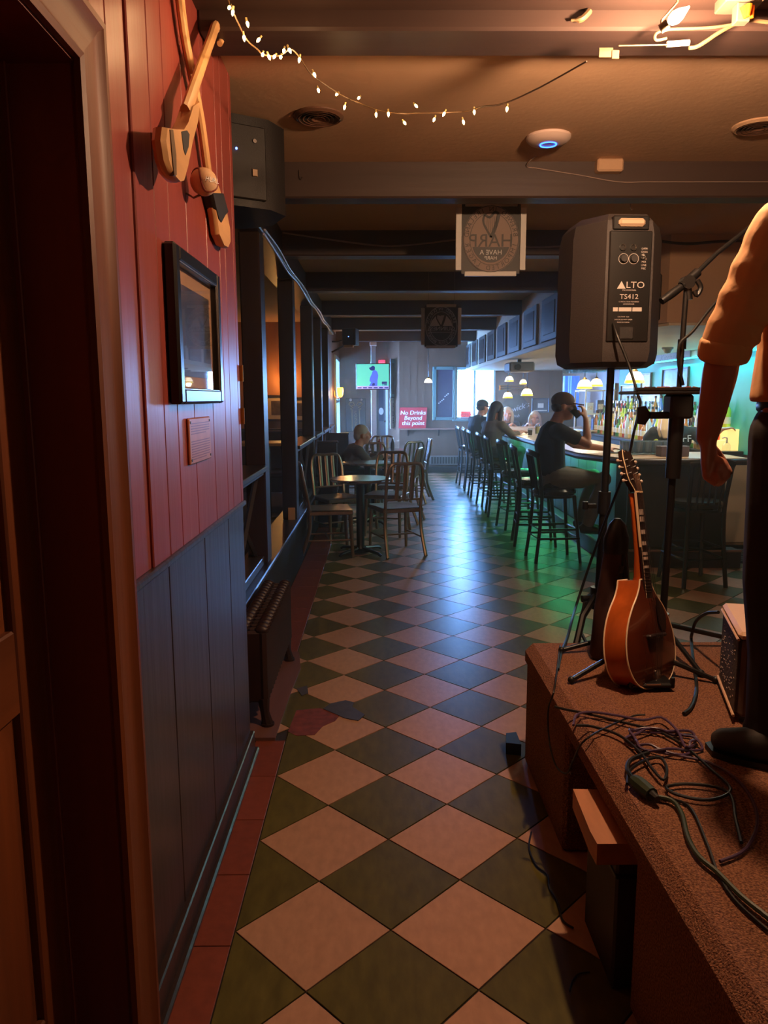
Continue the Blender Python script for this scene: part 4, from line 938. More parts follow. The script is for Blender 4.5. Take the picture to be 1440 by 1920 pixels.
round_table((-.165, 6.98, 0), .285, 'nearest round table with a warm reflection on its worn metal top')
round_table((-.12, 8.75, 0), .30, 'second round table, just behind the chairs of the nearest one')
round_table((.10, 10.9, 0), .32, 'third round table farther back, crowded by chairs')
def make_chair(name, label, sh=.45, bh=.86):
    t = thing(name, label, 'chair'); m = m_alum       # faces +Y, back at -Y
    g = G(); vs = []; nx, ny = 9, 9
    for j in range(ny):
        for i in range(nx):
            x = -1+2*i/(nx-1); yv = -1+2*j/(ny-1); w = .205-.018*(1-yv)*.5
            vs.append((x*w, yv*.20, sh-.012*(1-x*x)*(1-yv*yv)))
    fs = [(j*nx+i, j*nx+i+1, (j+1)*nx+i+1, (j+1)*nx+i) for j in range(ny-1) for i in range(nx-1)]
    g.add(vs, fs).box(-.205, .205, -.20, .205, sh-.045, sh-.006, .008); obj('seat', g, m, t)
    for sx in (-1, 1):
        obj('front_leg', G().tube([(sx*.18, .18, sh-.03), (sx*.185, .19, .2), (sx*.19, .20, 0)], [(.020, .020), (.018, .018), (.014, .014)], 8), m, t)
        obj('rear_leg', G().tube(spl([(sx*.175, -.19, sh), (sx*.18, -.20, .25), (sx*.19, -.29, 0)], 4), [.018]*9, 8), m, t)
        obj('side_stretcher', G().cyl((sx*.185, .19, .17), (sx*.18, -.215, .17), .009, n=6), m, t)
    obj('cross_stretcher', G().cyl((-.18, -.01, .17), (.18, -.01, .17), .009, n=6), m, t)
    hoop = spl([(-.175, -.19, sh-.02), (-.178, -.215, sh+.14), (-.175, -.25, bh-.10), (-.135, -.265, bh), (0, -.268, bh+.004), (.135, -.265, bh), (.175, -.25, bh-.10), (.178, -.215, sh+.14), (.175, -.19, sh-.02)], 5)
    obj('back_frame', G().tube(hoop, .016, 8), m, t)
    for x in (-.075, 0, .075): obj('slat', G().tube([(x, -.262, bh-.005), (x, -.235, sh+.2), (x, -.215, sh+.08)], [(.020, .007)]*3, 6), m, t)
    obj('back_rail', G().tube([(-.17, -.21, sh+.08), (.17, -.21, sh+.08)], .011, 6), m, t)
    return t
ch = make_chair('slat_back_chair', 'metal slat back chair left of the nearest table, its back edge on to us')
def put_chair(x, y, rz, label, src=ch): return dup(src, (x, y, 0), rz, label, 'metal slat back chairs')
ch['group'] = 'metal slat back chairs'
ch.location = (-.46, 6.92, 0); ch.rotation_euler = (0, 0, R(-80))
put_chair(-.42, 7.75, R(-150), 'metal slat back chair facing us behind the nearest table, before the booth end')
put_chair(.17, 7.05, R(20), 'metal slat back chair at the right of the nearest table with its back to us')
put_chair(.10, 8.0, R(165), 'metal slat back chair squeezed between the nearest and second table')
put_chair(.24, 8.85, R(75), 'metal slat back chair at the right of the second table by the bright floor')
put_chair(-.10, 10.25, R(8), 'metal slat back chair with a shining hooped back in front of the third table')
put_chair(.34, 10.4, R(40), 'metal slat back chair turned away at the right front of the third table')
put_chair(.08, 11.55, R(180), 'metal slat back chair on the far side of the third table')
put_chair(-.33, 11.0, R(-95), 'metal slat back chair at the left of the third table beside the wall')
put_chair(.50, 10.85, R(95), 'metal slat back chair alone in the aisle beside the third table, back to the bar')
m_sauce = mat('red_sauce_bottle', (150, 30, 26), .35)
for k, (x, y, lb) in enumerate(((.22, 10.95, 'small dark condiment bottle standing on the third table'), (.03, 10.85, 'small red condiment bottle standing on the third table'))):
    t = thing('condiment_bottle', lb, 'bottle', (x, y, .72)); obj('body', G().lathe([(.026, 0), (.028, .004), (.028, .10), (.012, .14), (.012, .16)], 12), (m_black, m_sauce)[k], t); obj('cap', G().lathe([(.014, .155), (.013, .18), (.004, .19)], 10), m_white, t)
# booth ends against the divider
m_booth = mat('dark_booth_panel', (40, 28, 26), .35, var=.15, scale=6)
for k, (yy, x1_, lab) in enumerate(((8.45, -.455, 'nearer dark wooden booth end against the divider'), (10.45, -.40, 'farther dark wooden booth end against the divider'))):
    t = thing('booth_bench', lab, 'bench', (-.56, yy, 0), 0, 'booth ends')
    obj('end_panel', G().box(-.675, x1_, yy-.03, yy+.03, 0, .96, .006), m_booth, t, w=True)
    obj('cap', G().box(-.675, x1_+.012, yy-.04, yy+.04, .96, .985, .004), m_rail, t, w=True)
    obj('seat', G().box(-.675, x1_-.01, yy+.03, yy+.45, .38, .45, .012).box(-.66, x1_-.03, yy+.03, yy+.42, 0, .38), m_booth, t, w=True)
# ---- alcove behind the divider
m_wframe2 = mat('pale_picture_mount', (176, 150, 120), .7); m_orng = mat('amber_sconce_glow', (255, 180, 70), .3, emit=(255, 160, 50), es=7)
def pic(name, label, c, w, hgt, fm, mm, im, nrm=(0, -1, 0), cat='picture', fwid=.03, mount=.06, group=None, depth=.03):
    """flat framed picture centred at c on a wall with outward normal nrm"""
    n_ = Vector(nrm).normalized(); x = Vector((0, 0, 1)).cross(n_); t = thing(name, label, cat, tuple(c), math.atan2(x.y, x.x), group)
    a, b, f = w/2, hgt/2, fwid          # local x right, local -y outward
    obj('frame', G().box(-a, -a+f, -depth, 0, -b, b, .003).box(a-f, a, -depth, 0, -b, b, .003).box(-a+f, a-f, -depth, 0, -b, -b+f, .003).box(-a+f, a-f, -depth, 0, b-f, b, .003), fm, t)
    if mount: obj('mount', G().box(-a+f, a-f, -depth*.4, 0, -b+f, b-f), mm, t)
    obj('print', G().box(-a+f+mount, a-f-mount, -depth*.5, -.001, -b+f+mount, b-f-mount), im, t)
    return t
m_art = mat('dark_figure_print', (70, 52, 40), .6, var=.8, scale=12)
p = at(519, 765, Y=11.7); pic('framed_print', 'framed print with pale mount on the orange lit alcove wall', (p.x+.03, 11.74, p.z), .42, .40, m_brown, m_wframe2, m_art)
p = at(560, 768, Y=11.7); pic('framed_print', 'pale framed print partly behind the third post in the alcove', (p.x+.02, 11.74, p.z), .34, .38, m_brown, m_wframe2, m_art)
def sconce(label, c, nrm, arms=1, power=8, col=(1, .5, .15)):
    t = thing('wall_sconce', label, 'sconce', tuple(c), math.atan2(nrm[1], nrm[0])+R(90))
    obj('back_plate', G().box(-.04, .04, -.015, 0, -.07, .05, .004), m_brass, t)
    for k in range(arms):
        x = 0 if arms == 1 else -.09+.18*k
        a = obj('arm', G().tube(spl([(0, -.01, -.04), (x*.6, -.07, -.09), (x, -.11, -.06)], 5), .007, 6), m_brass, t)
        obj('shade', G().lathe([(.022, -.06), (.045, -.02), (.055, .05), (.05, .10), (.042, .10), (.02, -.05)], 14, T((x, -.11, .0))), m_orng, t)
        obj('bulb', G().ball((x, -.11, .03), (.018, .018, .03), 8, 6), m_orng, a)
    q = Vector(c)+Vector(nrm)*.24; lamp('sconce_light', 'POINT', tuple(q), power, col, .04)
    return t
p = at(532, 712, Y=11.6); sconce('amber wall sconce glowing in the left alcove between the posts', (p.x, 11.75, p.z), (0, -1, 0), 1, 9)
m_dkred = mat('dark_red_fabric', (70, 34, 32), .7)
t = thing('alcove_table', 'small table with a tan top behind the divider', 'table', (-1.35, 9.2, 0))
obj('top', G().box(-.35, .35, -.3, .3, .90, .935, .005), mat('tan_laminate', (206, 156, 96), .35), t); obj('column', G().cyl((0, 0, 0), (0, 0, .9), .03).cyl((0, 0, 0), (0, 0, .03), .22), m_chrome, t)
t = thing('alcove_chair', 'dark upholstered chair beyond the tan table in the alcove', 'chair', (-1.35, 10.3, 0))
obj('seat', G().box(-.22, .22, -.22, .22, .40, .47, .02), m_dkred, t); obj('backrest', G().box(-.22, .22, .18, .24, .47, 1.02, .02), m_dkred, t)
for x in (-.19, .19):
    for yy in (-.19, .19): obj('leg', G().cyl((x, yy, 0), (x, yy, .41), .016), m_black, t)
# ================================================================ BAR
m_bartop = mat('tan_bar_top', (196, 162, 126), .30, var=.08, scale=8, stretch=(.2, 1, 1))
m_barfr = mat('dark_bar_front', (50, 42, 38), .4, var=.2, scale=7, stretch=V)
m_bargr = mat('bar_front_boards', (66, 74, 60), .45, var=.15, scale=7, stretch=V)
BZ = .96
br = thing('bar_counter', 'long wooden bar counter with a tan top and dark front', 'bar', (2.2, 9, 0))
edge = [(1.83, 13.2), (1.83, 6.80), (2.06, 6.12), (3.05, 6.08), (3.05, 6.85), (2.62, 6.85), (2.55, 6.95), (2.55, 12.5), (3.58, 12.5), (3.58, 13.2)]
obj('top', G().prism(edge, BZ-.022, BZ), m_bartop, br, w=True)
obj('edge_nosing', G().tube([Vector((x, y, BZ-.03)) for x, y in edge[:4]], .026, 8), m_brown, br, w=True)
obj('near_front', G().box(2.18, 3.03, 6.44, 6.52, 0, BZ-.02), m_barfr, br, w=True)
obj('corner_post', G().prism([(2.13, 6.62), (2.2, 6.40), (2.26, 6.44), (2.2, 6.66)], 0, BZ-.02), m_barfr, br, w=True)
y = 6.64
while y < 13.1: obj('front_board', G().box(2.14, 2.18, y+.002, y+.318, .16, BZ-.02, .004), m_bargr, br, w=True); y += .32
obj('body', G().box(2.18, 2.50, 6.6, 13.1, 0, BZ-.03).box(2.18, 3.0, 6.52, 6.85, 0, BZ-.03).box(2.5, 3.58, 12.6, 13.1, 0, BZ-.03), m_barfr, br, w=True)
obj('foot_step', G().prism([(2.02, 13.1), (2.02, 6.7), (2.12, 6.30), (3.12, 6.26), (3.12, 6.44), (2.2, 6.46), (2.14, 6.7), (2.14, 13.1)], 0, .15), m_brown, br, w=True)
obj('step_trim', G().tube([(2.02, 13.1, .15), (2.02, 6.7, .15), (2.12, 6.30, .15), (3.12, 6.26, .15)], .012, 6), mat('worn_step_edge', (120, 90, 74), .5), br, w=True)
m_led = mat('green_led_strip', (30, 255, 120), .4, emit=(20, 255, 110), es=5)
obj('led_strip', G().box(2.125, 2.14, 6.72, 13.0, BZ-.055, BZ-.047), m_led, br, w=True)
for yy in (7.6, 9.4, 11.2): lamp('bar_led_light', 'AREA', (2.06, yy, BZ-.058), 5.5, (.08, 1, .38), .05, (0, R(0), 0), 1.7)
# stools
def make_stool():
    t = thing('bar_stool', 'x', 'stool'); m = m_blackw         # faces +X, back at -X
    obj('seat', G().lathe([(.17, .60), (.19, .615), (.195, .64), (.18, .66), (.1, .668), (0, .668)], 28), mat('black_vinyl_seat', (26, 25, 26), .22), t)
    obj('seat_ring', G().lathe([(.15, .575), (.185, .58), (.185, .603), (.15, .605)], 24), m, t)
    for sx in (-1, 1):
        for sy in (-1, 1):
            if sx < 0:
                obj('rear_leg', G().tube(spl([(-.20, sy*.17, 0), (-.165, sy*.15, .33), (-.155, sy*.145, .62), (-.19, sy*.155, .86), (-.21, sy*.16, .965)], 3), .016, 6), m, t)
            else: obj('front_leg', G().tube([(.20, sy*.18, 0), (.14, sy*.13, .60)], [.014, .018], 6), m, t)
    for z, k in ((.22, 1.0), (.30, .93)):
        obj('foot_rail', G().tube([(.185*k, -.17*k, z), (.185*k, .17*k, z), (-.18*k, .165*k, z), (-.18*k, -.165*k, z), (.185*k, -.17*k, z)], .011, 6), m, t)
    obj('top_rail', G().tube(spl([(-.205, -.175, .955), (-.235, -.09, .975), (-.245, 0, .98), (-.235, .09, .975), (-.205, .175, .955)], 4), [(.012, .026)]*17, 8), m, t)
    for q in (-.1, -.05, 0, .05, .1): obj('back_spindle', G().cyl((-.165, q*.9, .60), (-.235, q, .96), .008, n=6), m, t)
    return t
stl = make_stool()
sp_y = [6.66, 7.40, 8.35, 9.25, 10.15, 11.05, 11.9, 12.7]
lab = ['black round seat bar stool under the man in the cap, nearest along the counter', 'empty black bar stool just behind the drinking man', 'third black bar stool along the counter from the stage end', 'fourth black bar stool along the counter, legs on the green lit tiles', 'black bar stool under the person in the brown top', 'black bar stool between the brown top and the far capped person', 'black bar stool under the dark capped person near the window', 'last black bar stool, nearest to the far wall heater']
for k, yy in enumerate(sp_y):
    o = stl if k == 0 else dup(stl, (0, 0, 0))
    o.location = (1.57 + (.0 if k % 2 else .02), yy, 0); o.rotation_euler = (0, 0, R((4, -6, 8, -3, 5, 0, -5, 3)[k])); o['label'] = lab[k]; o['group'] = 'black stools along the bar'
dup(stl, (2.50, 5.78, 0), R(95), 'black stool with its back to us at the near end of the bar', 'black stools along the bar')
# pendant lamps
m_shade = mat('glowing_milk_glass', (255, 244, 214), .4, emit=(255, 236, 190), es=2.6)
m_srim = mat('yellow_leaded_rim', (230, 200, 60), .4, var=.5, scale=60, emit=(230, 190, 50), es=1.2)
def pendant(x, y, z, r, ztop, label, power=5, plain=False):
    t = thing('pendant_lamp', label, 'lamp', (x, y, z), 0, 'bell shaped pendant lamps')
    obj('shade', G().lathe([(r*.25, r*1.05), (r*.55, r*.95), (r*.82, r*.55), (r*.95, r*.12), (r*.90, r*.12), (r*.75, r*.5), (r*.5, r*.85), (r*.22, r*.98)], 24), m_shade, t)
    if not plain: obj('leaded_rim', G().lathe([(r*.95, r*.14), (r*1.02, -r*.16), (r*.97, -r*.16), (r*.90, r*.12)], 24), m_srim, t)
    obj('cap', G().lathe([(.012, r*1.35), (r*.3, r*1.12), (r*.28, r*1.02), (.012, r*1.02)], 14), m_brass, t)
    obj('rod', G().cyl((0, 0, r*1.3), (0, 0, ztop-z), .006, n=8), m_black, t); obj('canopy', G().lathe([(.055, ztop-z), (.05, ztop-z-.02), (.01, ztop-z-.03)], 16), m_black, t)
    lamp('pendant_light', 'POINT', (x, y, z+r*.1-.05), power, (1, .78, .48), .04)
for px, py, yy, r, label, pw in ((1190, 712, 8.3, .105, 'large bell pendant lamp just right of the speaker pole', 9), (1096, 724, 10.0, .10, 'bell pendant lamp in front of the blue sign beside the cap', 8), (1118, 720, 10.6, .09, 'bell pendant lamp half hidden behind the speaker pole', 4), (988, 738, 12.1, .095, 'bell pendant lamp above the woman at the right of the bar end', 6), (952, 743, 12.9, .085, 'bell pendant lamp above the long haired woman by the round sign', 5), (955, 712, 13.9, .08, 'higher small pendant lamp in front of the far wall mirror', 2), (981, 717, 14.3, .07, 'dim pendant lamp beside the hanging rod at the far wall', 1)):
    p = at(px, py, Y=yy); pendant(p.x, yy, p.z-.02, r, 1.98, label, pw)
p = at(803, 715, Y=13.2); pendant(p.x, 13.2, p.z-.03, .075, 2.62, 'small white pendant lamp hanging alone before the panelled far wall', 2, True)
# glass rack under the soffit
NTH = ['first', 'second', 'third', 'fourth', 'fifth', 'sixth', 'seventh', 'eighth', 'ninth', 'tenth', 'eleventh', 'twelfth']
gr = thing('glass_rack', 'overhead rack of hanging stem glasses behind the speaker', 'rack', (2.55, 9.2, 1.98))
for k in range(5): obj('rail', G().box(2.36+.11*k, 2.38+.11*k, 8.4, 10.0, 1.93, 1.945), m_brass, gr, w=True)
obj('hanger', G().box(2.34, 2.84, 8.5, 8.52, 1.945, 1.98).box(2.34, 2.84, 9.85, 9.87, 1.945, 1.98), m_brass, gr, w=True)
wg = G().lathe([(.050, 0), (.050, -.004), (.006, -.008), (.004, -.08), (.03, -.10), (.038, -.14), (.034, -.185), (.032, -.185), (.036, -.14), (.028, -.103)], 14).mesh('wine_glass', m_glass)
k = 0
for i in range(4):
    for j in range(9):
        o = link('wine_glass', wg); o.location = (2.425+.11*i, 8.54+.15*j, 1.949); tag(o, 'upside down stem glass, %s rack row from the aisle, %s from the stage' % (NTH[i], NTH[j]), 'glass', 'stem glasses on the overhead rack')
# back bar
bb2 = thing('back_bar', 'back bar counter along the teal wall holding tiers of bottles', 'counter', (3.4, 9.2, 0))
obj('cabinet', G().box(3.25, RX-.015, 7.3, 12.0, 0, .90), m_barfr, bb2, w=True); obj('counter', G().box(3.20, RX-.015, 7.28, 12.0, .90, .93, .004), m_brown, bb2, w=True)
m_lshelf = mat('lit_bottle_shelf', (255, 226, 160), .4, emit=(255, 205, 120), es=.9)
obj('lower_tier', G().box(3.36, RX-.015, 7.4, 11.6, .93, 1.03), m_lshelf, bb2, w=True); obj('upper_tier', G().box(3.47, RX-.015, 7.4, 11.6, 1.03, 1.14), m_lshelf, bb2, w=True)
bcols = [('amber_spirit', (190, 110, 40)), ('clear_spirit', (205, 215, 215)), ('green_bottle', (60, 130, 60)), ('red_liqueur', (190, 40, 36)), ('dark_brown_bottle', (60, 34, 24)), ('lime_liqueur', (190, 220, 70)), ('pale_gold', (224, 190, 110)), ('blue_bottle', (70, 120, 190))]
m_label = mat('cream_bottle_label', (228, 220, 196), .6)
protos = {}
shp = [[(.036, 0), (.038, .005), (.038, .17), (.030, .20), (.014, .225), (.013, .285), (.016, .287), (.016, .30)], [(.042, 0), (.044, .006), (.044, .13), (.036, .155), (.015, .175), (.014, .235), (.018, .236), (.018, .255)], [(.030, 0), (.032, .005), (.032, .20), (.020, .235), (.012, .26), (.012, .31), (.015, .312), (.015, .325)]]
sname = ['tall', 'squat', 'slim']
cn = {'amber_spirit': 'amber', 'clear_spirit': 'clear', 'green_bottle': 'green', 'red_liqueur': 'red', 'dark_brown_bottle': 'dark brown', 'lime_liqueur': 'lime', 'pale_gold': 'pale gold', 'blue_bottle': 'blue'}
CNT = {}
def bottle(x, y, z, ci, si, where):
    k = (ci, si); nm, c = bcols[ci]
    CNT[k, where] = CNT.get((k, where), -1)+1
    lab = f'{NTH[CNT[k, where]]} {sname[si]} {cn[nm]} bottle from the stage end {where}'
    if k not in protos:
        t = thing('bottle', lab, 'bottle', (x, y, z), 0, f'bottles {where}')
        pr = shp[si]; obj('body', G().lathe(pr, 14), mat(nm, c, .12, coat=.5), t)
        obj('cap', G().lathe([(pr[-1][0]+.001, pr[-1][1]-.02), (pr[-1][0]+.001, pr[-1][1]+.012), (0, pr[-1][1]+.012)], 10), (m_black, m_chrome, m_dkred)[si], t)
        r0 = pr[1][0]; obj('bottle_label', G().lathe([(r0+.0006, .05), (r0+.0008, .052), (r0+.0008, .115), (r0+.0006, .117)], 14), m_label, t); protos[k] = t
        return t
    return dup(protos[k], (x, y, z), 0, lab, f'bottles {where}')
for row, (xx, zz, where) in enumerate(((3.31, .931, 'on the back counter, front row'), (3.415, 1.031, 'on the middle back bar tier'), (3.525, 1.141, 'on the top back bar tier'))):
    y = 7.5+.03*row
    while y < 11.5:
        bottle(xx+random.uniform(-.012, .012), y, zz, random.randrange(8), random.randrange(3), where); y += random.uniform(.10, .16)
# teal LED wash along the cornice, added fill lamp over the bar
m_cy = mat('cyan_led_strip', (40, 220, 255), .4, emit=(30, 215, 255), es=5)
cl = thing('led_light_strip', 'cyan light strip along the top of the teal wall', 'light strip', (RX-.06, 8.6, 1.895)); obj('diffuser', G().box(RX-.075, RX-.055, 7.0, 10.6, 1.885, 1.90), m_cy, cl, w=True)
lamp('cyan_led_light', 'AREA', (RX-.085, 8.3, 1.875), 17, (.05, .75, 1.0), .06, (0, R(25), 0), 2.6)
lamp('added_bar_fill', 'AREA', (2.65, 8.0, 1.955), 34, (1, .80, .55), .25, (0, 0, 0), 4.2)  # fill with no fixture of its own, added to brighten the bar
# pictures on the teal wall
m_bpr = mat('blue_print', (60, 110, 170), .4, var=.5, scale=7); m_gpr = mat('grey_print', (120, 130, 126), .5, var=.6, scale=9); m_lpr = mat('pale_blue_print', (130, 176, 190), .4, var=.3, scale=9)
for (px0, px1, py0, py1, im, mm, lab) in ((1167, 1190, 722, 762, m_gpr, m_white, 'grey toned framed picture low on the teal wall left of the tray'), (1205, 1222, 700, 730, m_lpr, m_white, 'pale blue framed picture on the teal wall beside the large pendant'), (1245, 1292, 692, 728, m_bpr, m_bpr, 'blue framed picture on the bright cyan part of the wall'), (1196, 1240, 740, 770, m_lpr, m_lpr, 'pale framed mirror behind the bottles on the teal wall'), (1250, 1264, 745, 762, m_bpr, m_white, 'small blue card on the teal wall under the tray')):
    a, b = at(px0, py0, X=RX-.014), at(px1, py1, X=RX-.014)
    pic('framed_picture', lab, (RX-.013, (a.y+b.y)/2, (a.z+b.z)/2), abs(a.y-b.y), max(.12, abs(a.z-b.z)), m_brown, mm, im, (-1, 0, 0), fwid=.018, mount=.03)
p = at(1255, 672, X=RX-.06); sg = thing('shelf_sign', 'grey sign board with dark script under the soffit above the teal wall', 'sign', (RX-.06, p.y, p.z), R(-90))
obj('board', G().box(-.62, .62, -.008, .006, -.045, .065, .004), mat('grey_sign_board', (110, 104, 98), .5), sg); obj('lettering', words(G(), 'Kitchen', .12, frame((0, -.010, .008), (1, 0, 0), (0, 0, 1)), 1.5, .3), m_black, sg, sharp=0)
p = at(1252, 652, Z=1.975); sf = thing('spot_fixture', 'small black spotlight fixture under the cream soffit', 'lamp', (p.x, p.y, 1.98)); obj('body', G().lathe([(.06, 0), (.06, -.015), (.045, -.03), (.03, -.06), (.0, -.065)], 18), m_black, sf); obj('lens', G().ball((0, 0, -.055), (.02, .02, .014), 10, 6), m_chrome, sf)
# glassware and things on the bar
tumbler = [(.03, 0), (.033, .004), (.037, .10), (.034, .10), (.030, .008), (0, .008)]
tm_ = G().lathe(tumbler, 14).mesh('tumbler', mat('blue_tint_glass', (190, 220, 236), .05, trans=.7))
tr = thing('glass_tray', 'clear tray of upturned glasses on the near end of the bar', 'tray', (2.36, 6.62, BZ)); obj('base', G().box(-.19, .30, -.14, .14, 0, .012, .003), m_glass, tr)
for yy in (-.14, .135): obj('rim', G().box(-.19, .30, yy, yy+.005, .0, .03), m_glass, tr)
for i in range(6):
    for j in range(3): o = link('tumbler', tm_); o.location = (2.215+.078*i, 6.54+.085*j, BZ+.013); tag(o, 'upturned bluish glass on the clear tray, %s from the aisle in the %s row' % (NTH[i], NTH[j]), 'glass', 'upturned glasses on the clear tray')
bxx = thing('napkin_box', 'plain grey cardboard box on the bar in front of the glasses', 'box', (2.52, 6.36, BZ)); obj('carton', G().box(-.12, .12, -.06, .06, 0, .085, .003), mat('grey_carton', (120, 110, 124), .7), bxx); obj('flap', G().box(-.12, .12, -.06, 0, .085, .088), mat('grey_carton_flap', (136, 126, 138), .7), bxx)
def pint(x, y, col, label, hgt=.14):
    t = thing('pint_glass', label, 'glass', (x, y, BZ)); obj('glass', G().lathe([(.03, 0), (.034, hgt), (.032, hgt), (.028, .008), (0, .008)], 14), m_glass, t); obj('drink', G().lathe([(.026, .009), (.030, hgt*.75), (0, hgt*.75)], 14), mat('drink_%d%d%d' % col, col, .1), t)
pint(2.12, 8.75, (200, 90, 50), 'pint glass of amber red beer on the bar before the women'); pint(2.2, 10.3, (190, 150, 70), 'pint glass of pale beer beside the brown topped person'); pint(2.28, 9.6, (220, 220, 220), 'glass of water farther along the bar'); pint(2.02, 9.9, (90, 50, 30), 'short dark drink at the elbow of the brown topped person', .10)
for k, (x, yy, lab) in enumerate(((2.35, 8.9, 'white napkin holder on the bar behind the beer'), (2.3, 9.15, 'second pale napkin holder, next to the water glass'))): 
    t = thing('napkin_holder', lab, 'holder', (x, yy, BZ)); obj('frame', G().box(-.06, .06, -.03, .03, 0, .012).box(-.06, .06, -.03, -.026, 0, .10).box(-.06, .06, .026, .03, 0, .10), m_black, t); obj('napkins', G().box(-.058, .058, -.024, .024, .012, .115), m_white, t)
solo('phone', G().box(-.04, .04, -.075, .075, 0, .009, .002, T((2.12, 6.75, BZ))), m_black, 'dark phone lying on the bar by the hand of the man in the cap', 'phone')
# right end: fridge, mat, papers, dispenser
a = at(1350, 870, Y=7.2); b = at(1403, 1010, Y=7.2)
m_frd = mat('beige_cooler_shell', (178, 156, 132), .45)
fr_ = thing('cooler', 'beige bar cooler with dark seals beyond the near end of the bar', 'cooler', (3.38, 7.4, 0)); obj('body', G().box(3.19, RX-.02, 7.1, 7.28-.005, .03, .87, .01), m_frd, fr_, w=True); obj('door', G().box(3.20, RX-.03, 7.075, 7.10, .06, .85, .008), m_frd, fr_, w=True); obj('handle', G().tube([(3.215, 7.07, .30), (3.21, 7.03, .35), (3.21, 7.03, .72), (3.215, 7.07, .77)], .011, 8), m_black, fr_, w=True); obj('foot', G().box(3.2, 3.56, 7.1, 7.27, 0, .03), m_black, fr_, w=True)
fm = thing('floor_mat', 'dark rubber floor mat behind the near bar end', 'mat', (3.3, 6.75, 0)); obj('mat', G().box(-.22, .28, -.28, .26, 0, .012, .004), mat('blue_black_rubber', (34, 38, 44), .5), fm)
for k in range(7): obj('rib', G().box(-.21, .27, -.27+.075*k, -.25+.075*k, .012, .016), m_cable, fm)
m_ppr = mat('printed_paper', (206, 200, 190), .8, var=.3, scale=40)
for k, (px0, px1, py0, py1, lab) in enumerate(((1365, 1380, 738, 800, 'long printed paper strip taped beside the opening'), (1383, 1397, 735, 778, 'shorter torn paper strip hanging right of the long one'))):
    a, b = at(px0, py0, X=RX-.01), at(px1, py1, X=RX-.01); solo('paper_strip', G().box(RX-.006, RX-.002, min(a.y, b.y), max(a.y, b.y), b.z, a.z), m_ppr, lab, 'paper')
p = at(1378, 845, Y=6.95); ds = thing('soap_dispenser', 'clear pump bottle standing on the beige cooler', 'dispenser', (3.36, 7.17, .87)); obj('bottle', G().lathe([(.035, 0), (.038, .01), (.038, .13), (.015, .16)], 16), m_glass, ds); obj('pump', G().cyl((0, 0, .15), (0, 0, .20), .008).tube([(0, 0, .2), (-.03, 0, .203), (-.045, 0, .195)], .007, 6), m_white, ds)
# blue glowing panel, white shelf, posters at the far end of the bar
m_blu = mat('blue_backlit_panel', (60, 120, 255), .3, var=.6, scale=14, stretch=(1, 1, .4), emit=(50, 110, 255), es=.9); m_blu2 = mat('pale_blue_backlit', (120, 190, 255), .3, emit=(110, 180, 255), es=1.0)
p0, p1 = at(1057, 705, Y=12.9), at(1084, 770, Y=12.9)
bs = thing('blue_light_panel', 'bright blue backlit drinks panel with pale stripes at the far end of the bar', 'light panel', ((p0.x+p1.x)/2, 12.9, p1.z)); w_ = p1.x-p0.x
obj('panel', G().box(p0.x, p1.x, 12.88, 12.94, p1.z, p0.z, .004), m_blu, bs, w=True)
for f_ in (.0, .28, .42): obj('stripe', G().box(p0.x+w_*f_, p0.x+w_*(f_+.07), 12.872, 12.88, p1.z, p0.z), m_blu2, bs, w=True)
obj('stand', G().box(p0.x+.02, p1.x-.02, 12.9, 12.93, BZ, p1.z), m_black, bs, w=True)
lamp('blue_panel_light', 'AREA', ((p0.x+p1.x)/2, 12.85, 1.65), 1.5, (.2, .45, 1), .25, (R(-90), 0, 0), .5)
sh = thing('white_shelf_unit', 'white wire shelf unit with boxes behind the man in the cap', 'shelf', (3.35, 11.6, .93))
for z in (.93+.02, 1.2, 1.55): obj('shelf_board', G().box(3.12, RX-.02, 11.3, 11.9, z, z+.02), m_white, sh, w=True)
for x, yy in ((3.13, 11.31), (3.56, 11.31), (3.13, 11.89), (3.56, 11.89)): obj('upright', G().cyl((x, yy, .93), (x, yy, 1.58), .012), m_white, sh, w=True)
for k, (x, z, w_, h_, c, lab) in enumerate(((3.2, .97, .08, .2, (220, 220, 225), 'white carton on the bottom shelf of the white unit'), (3.31, .97, .07, .17, (70, 90, 170), 'blue carton on the bottom shelf of the white unit'), (3.42, .97, .08, .21, (190, 180, 160), 'beige carton on the bottom shelf of the white unit'), (3.22, 1.22, .1, .16, (200, 210, 220), 'pale carton on the middle shelf of the white unit'), (3.38, 1.22, .1, .2, (60, 60, 80), 'dark carton on the middle shelf of the white unit'))):
    t = thing('carton', lab, 'box', (x, 11.42, z), 0, 'cartons on the white shelf unit'); obj('carton_body', G().box(-w_/2, w_/2, -.05, .05, 0, h_, .003), mat('carton_%d' % k, c, .6), t); obj('carton_print', G().box(-w_/2+.012, w_/2-.012, -.0515, -.05, h_*.3, h_*.7), m_ppr, t)
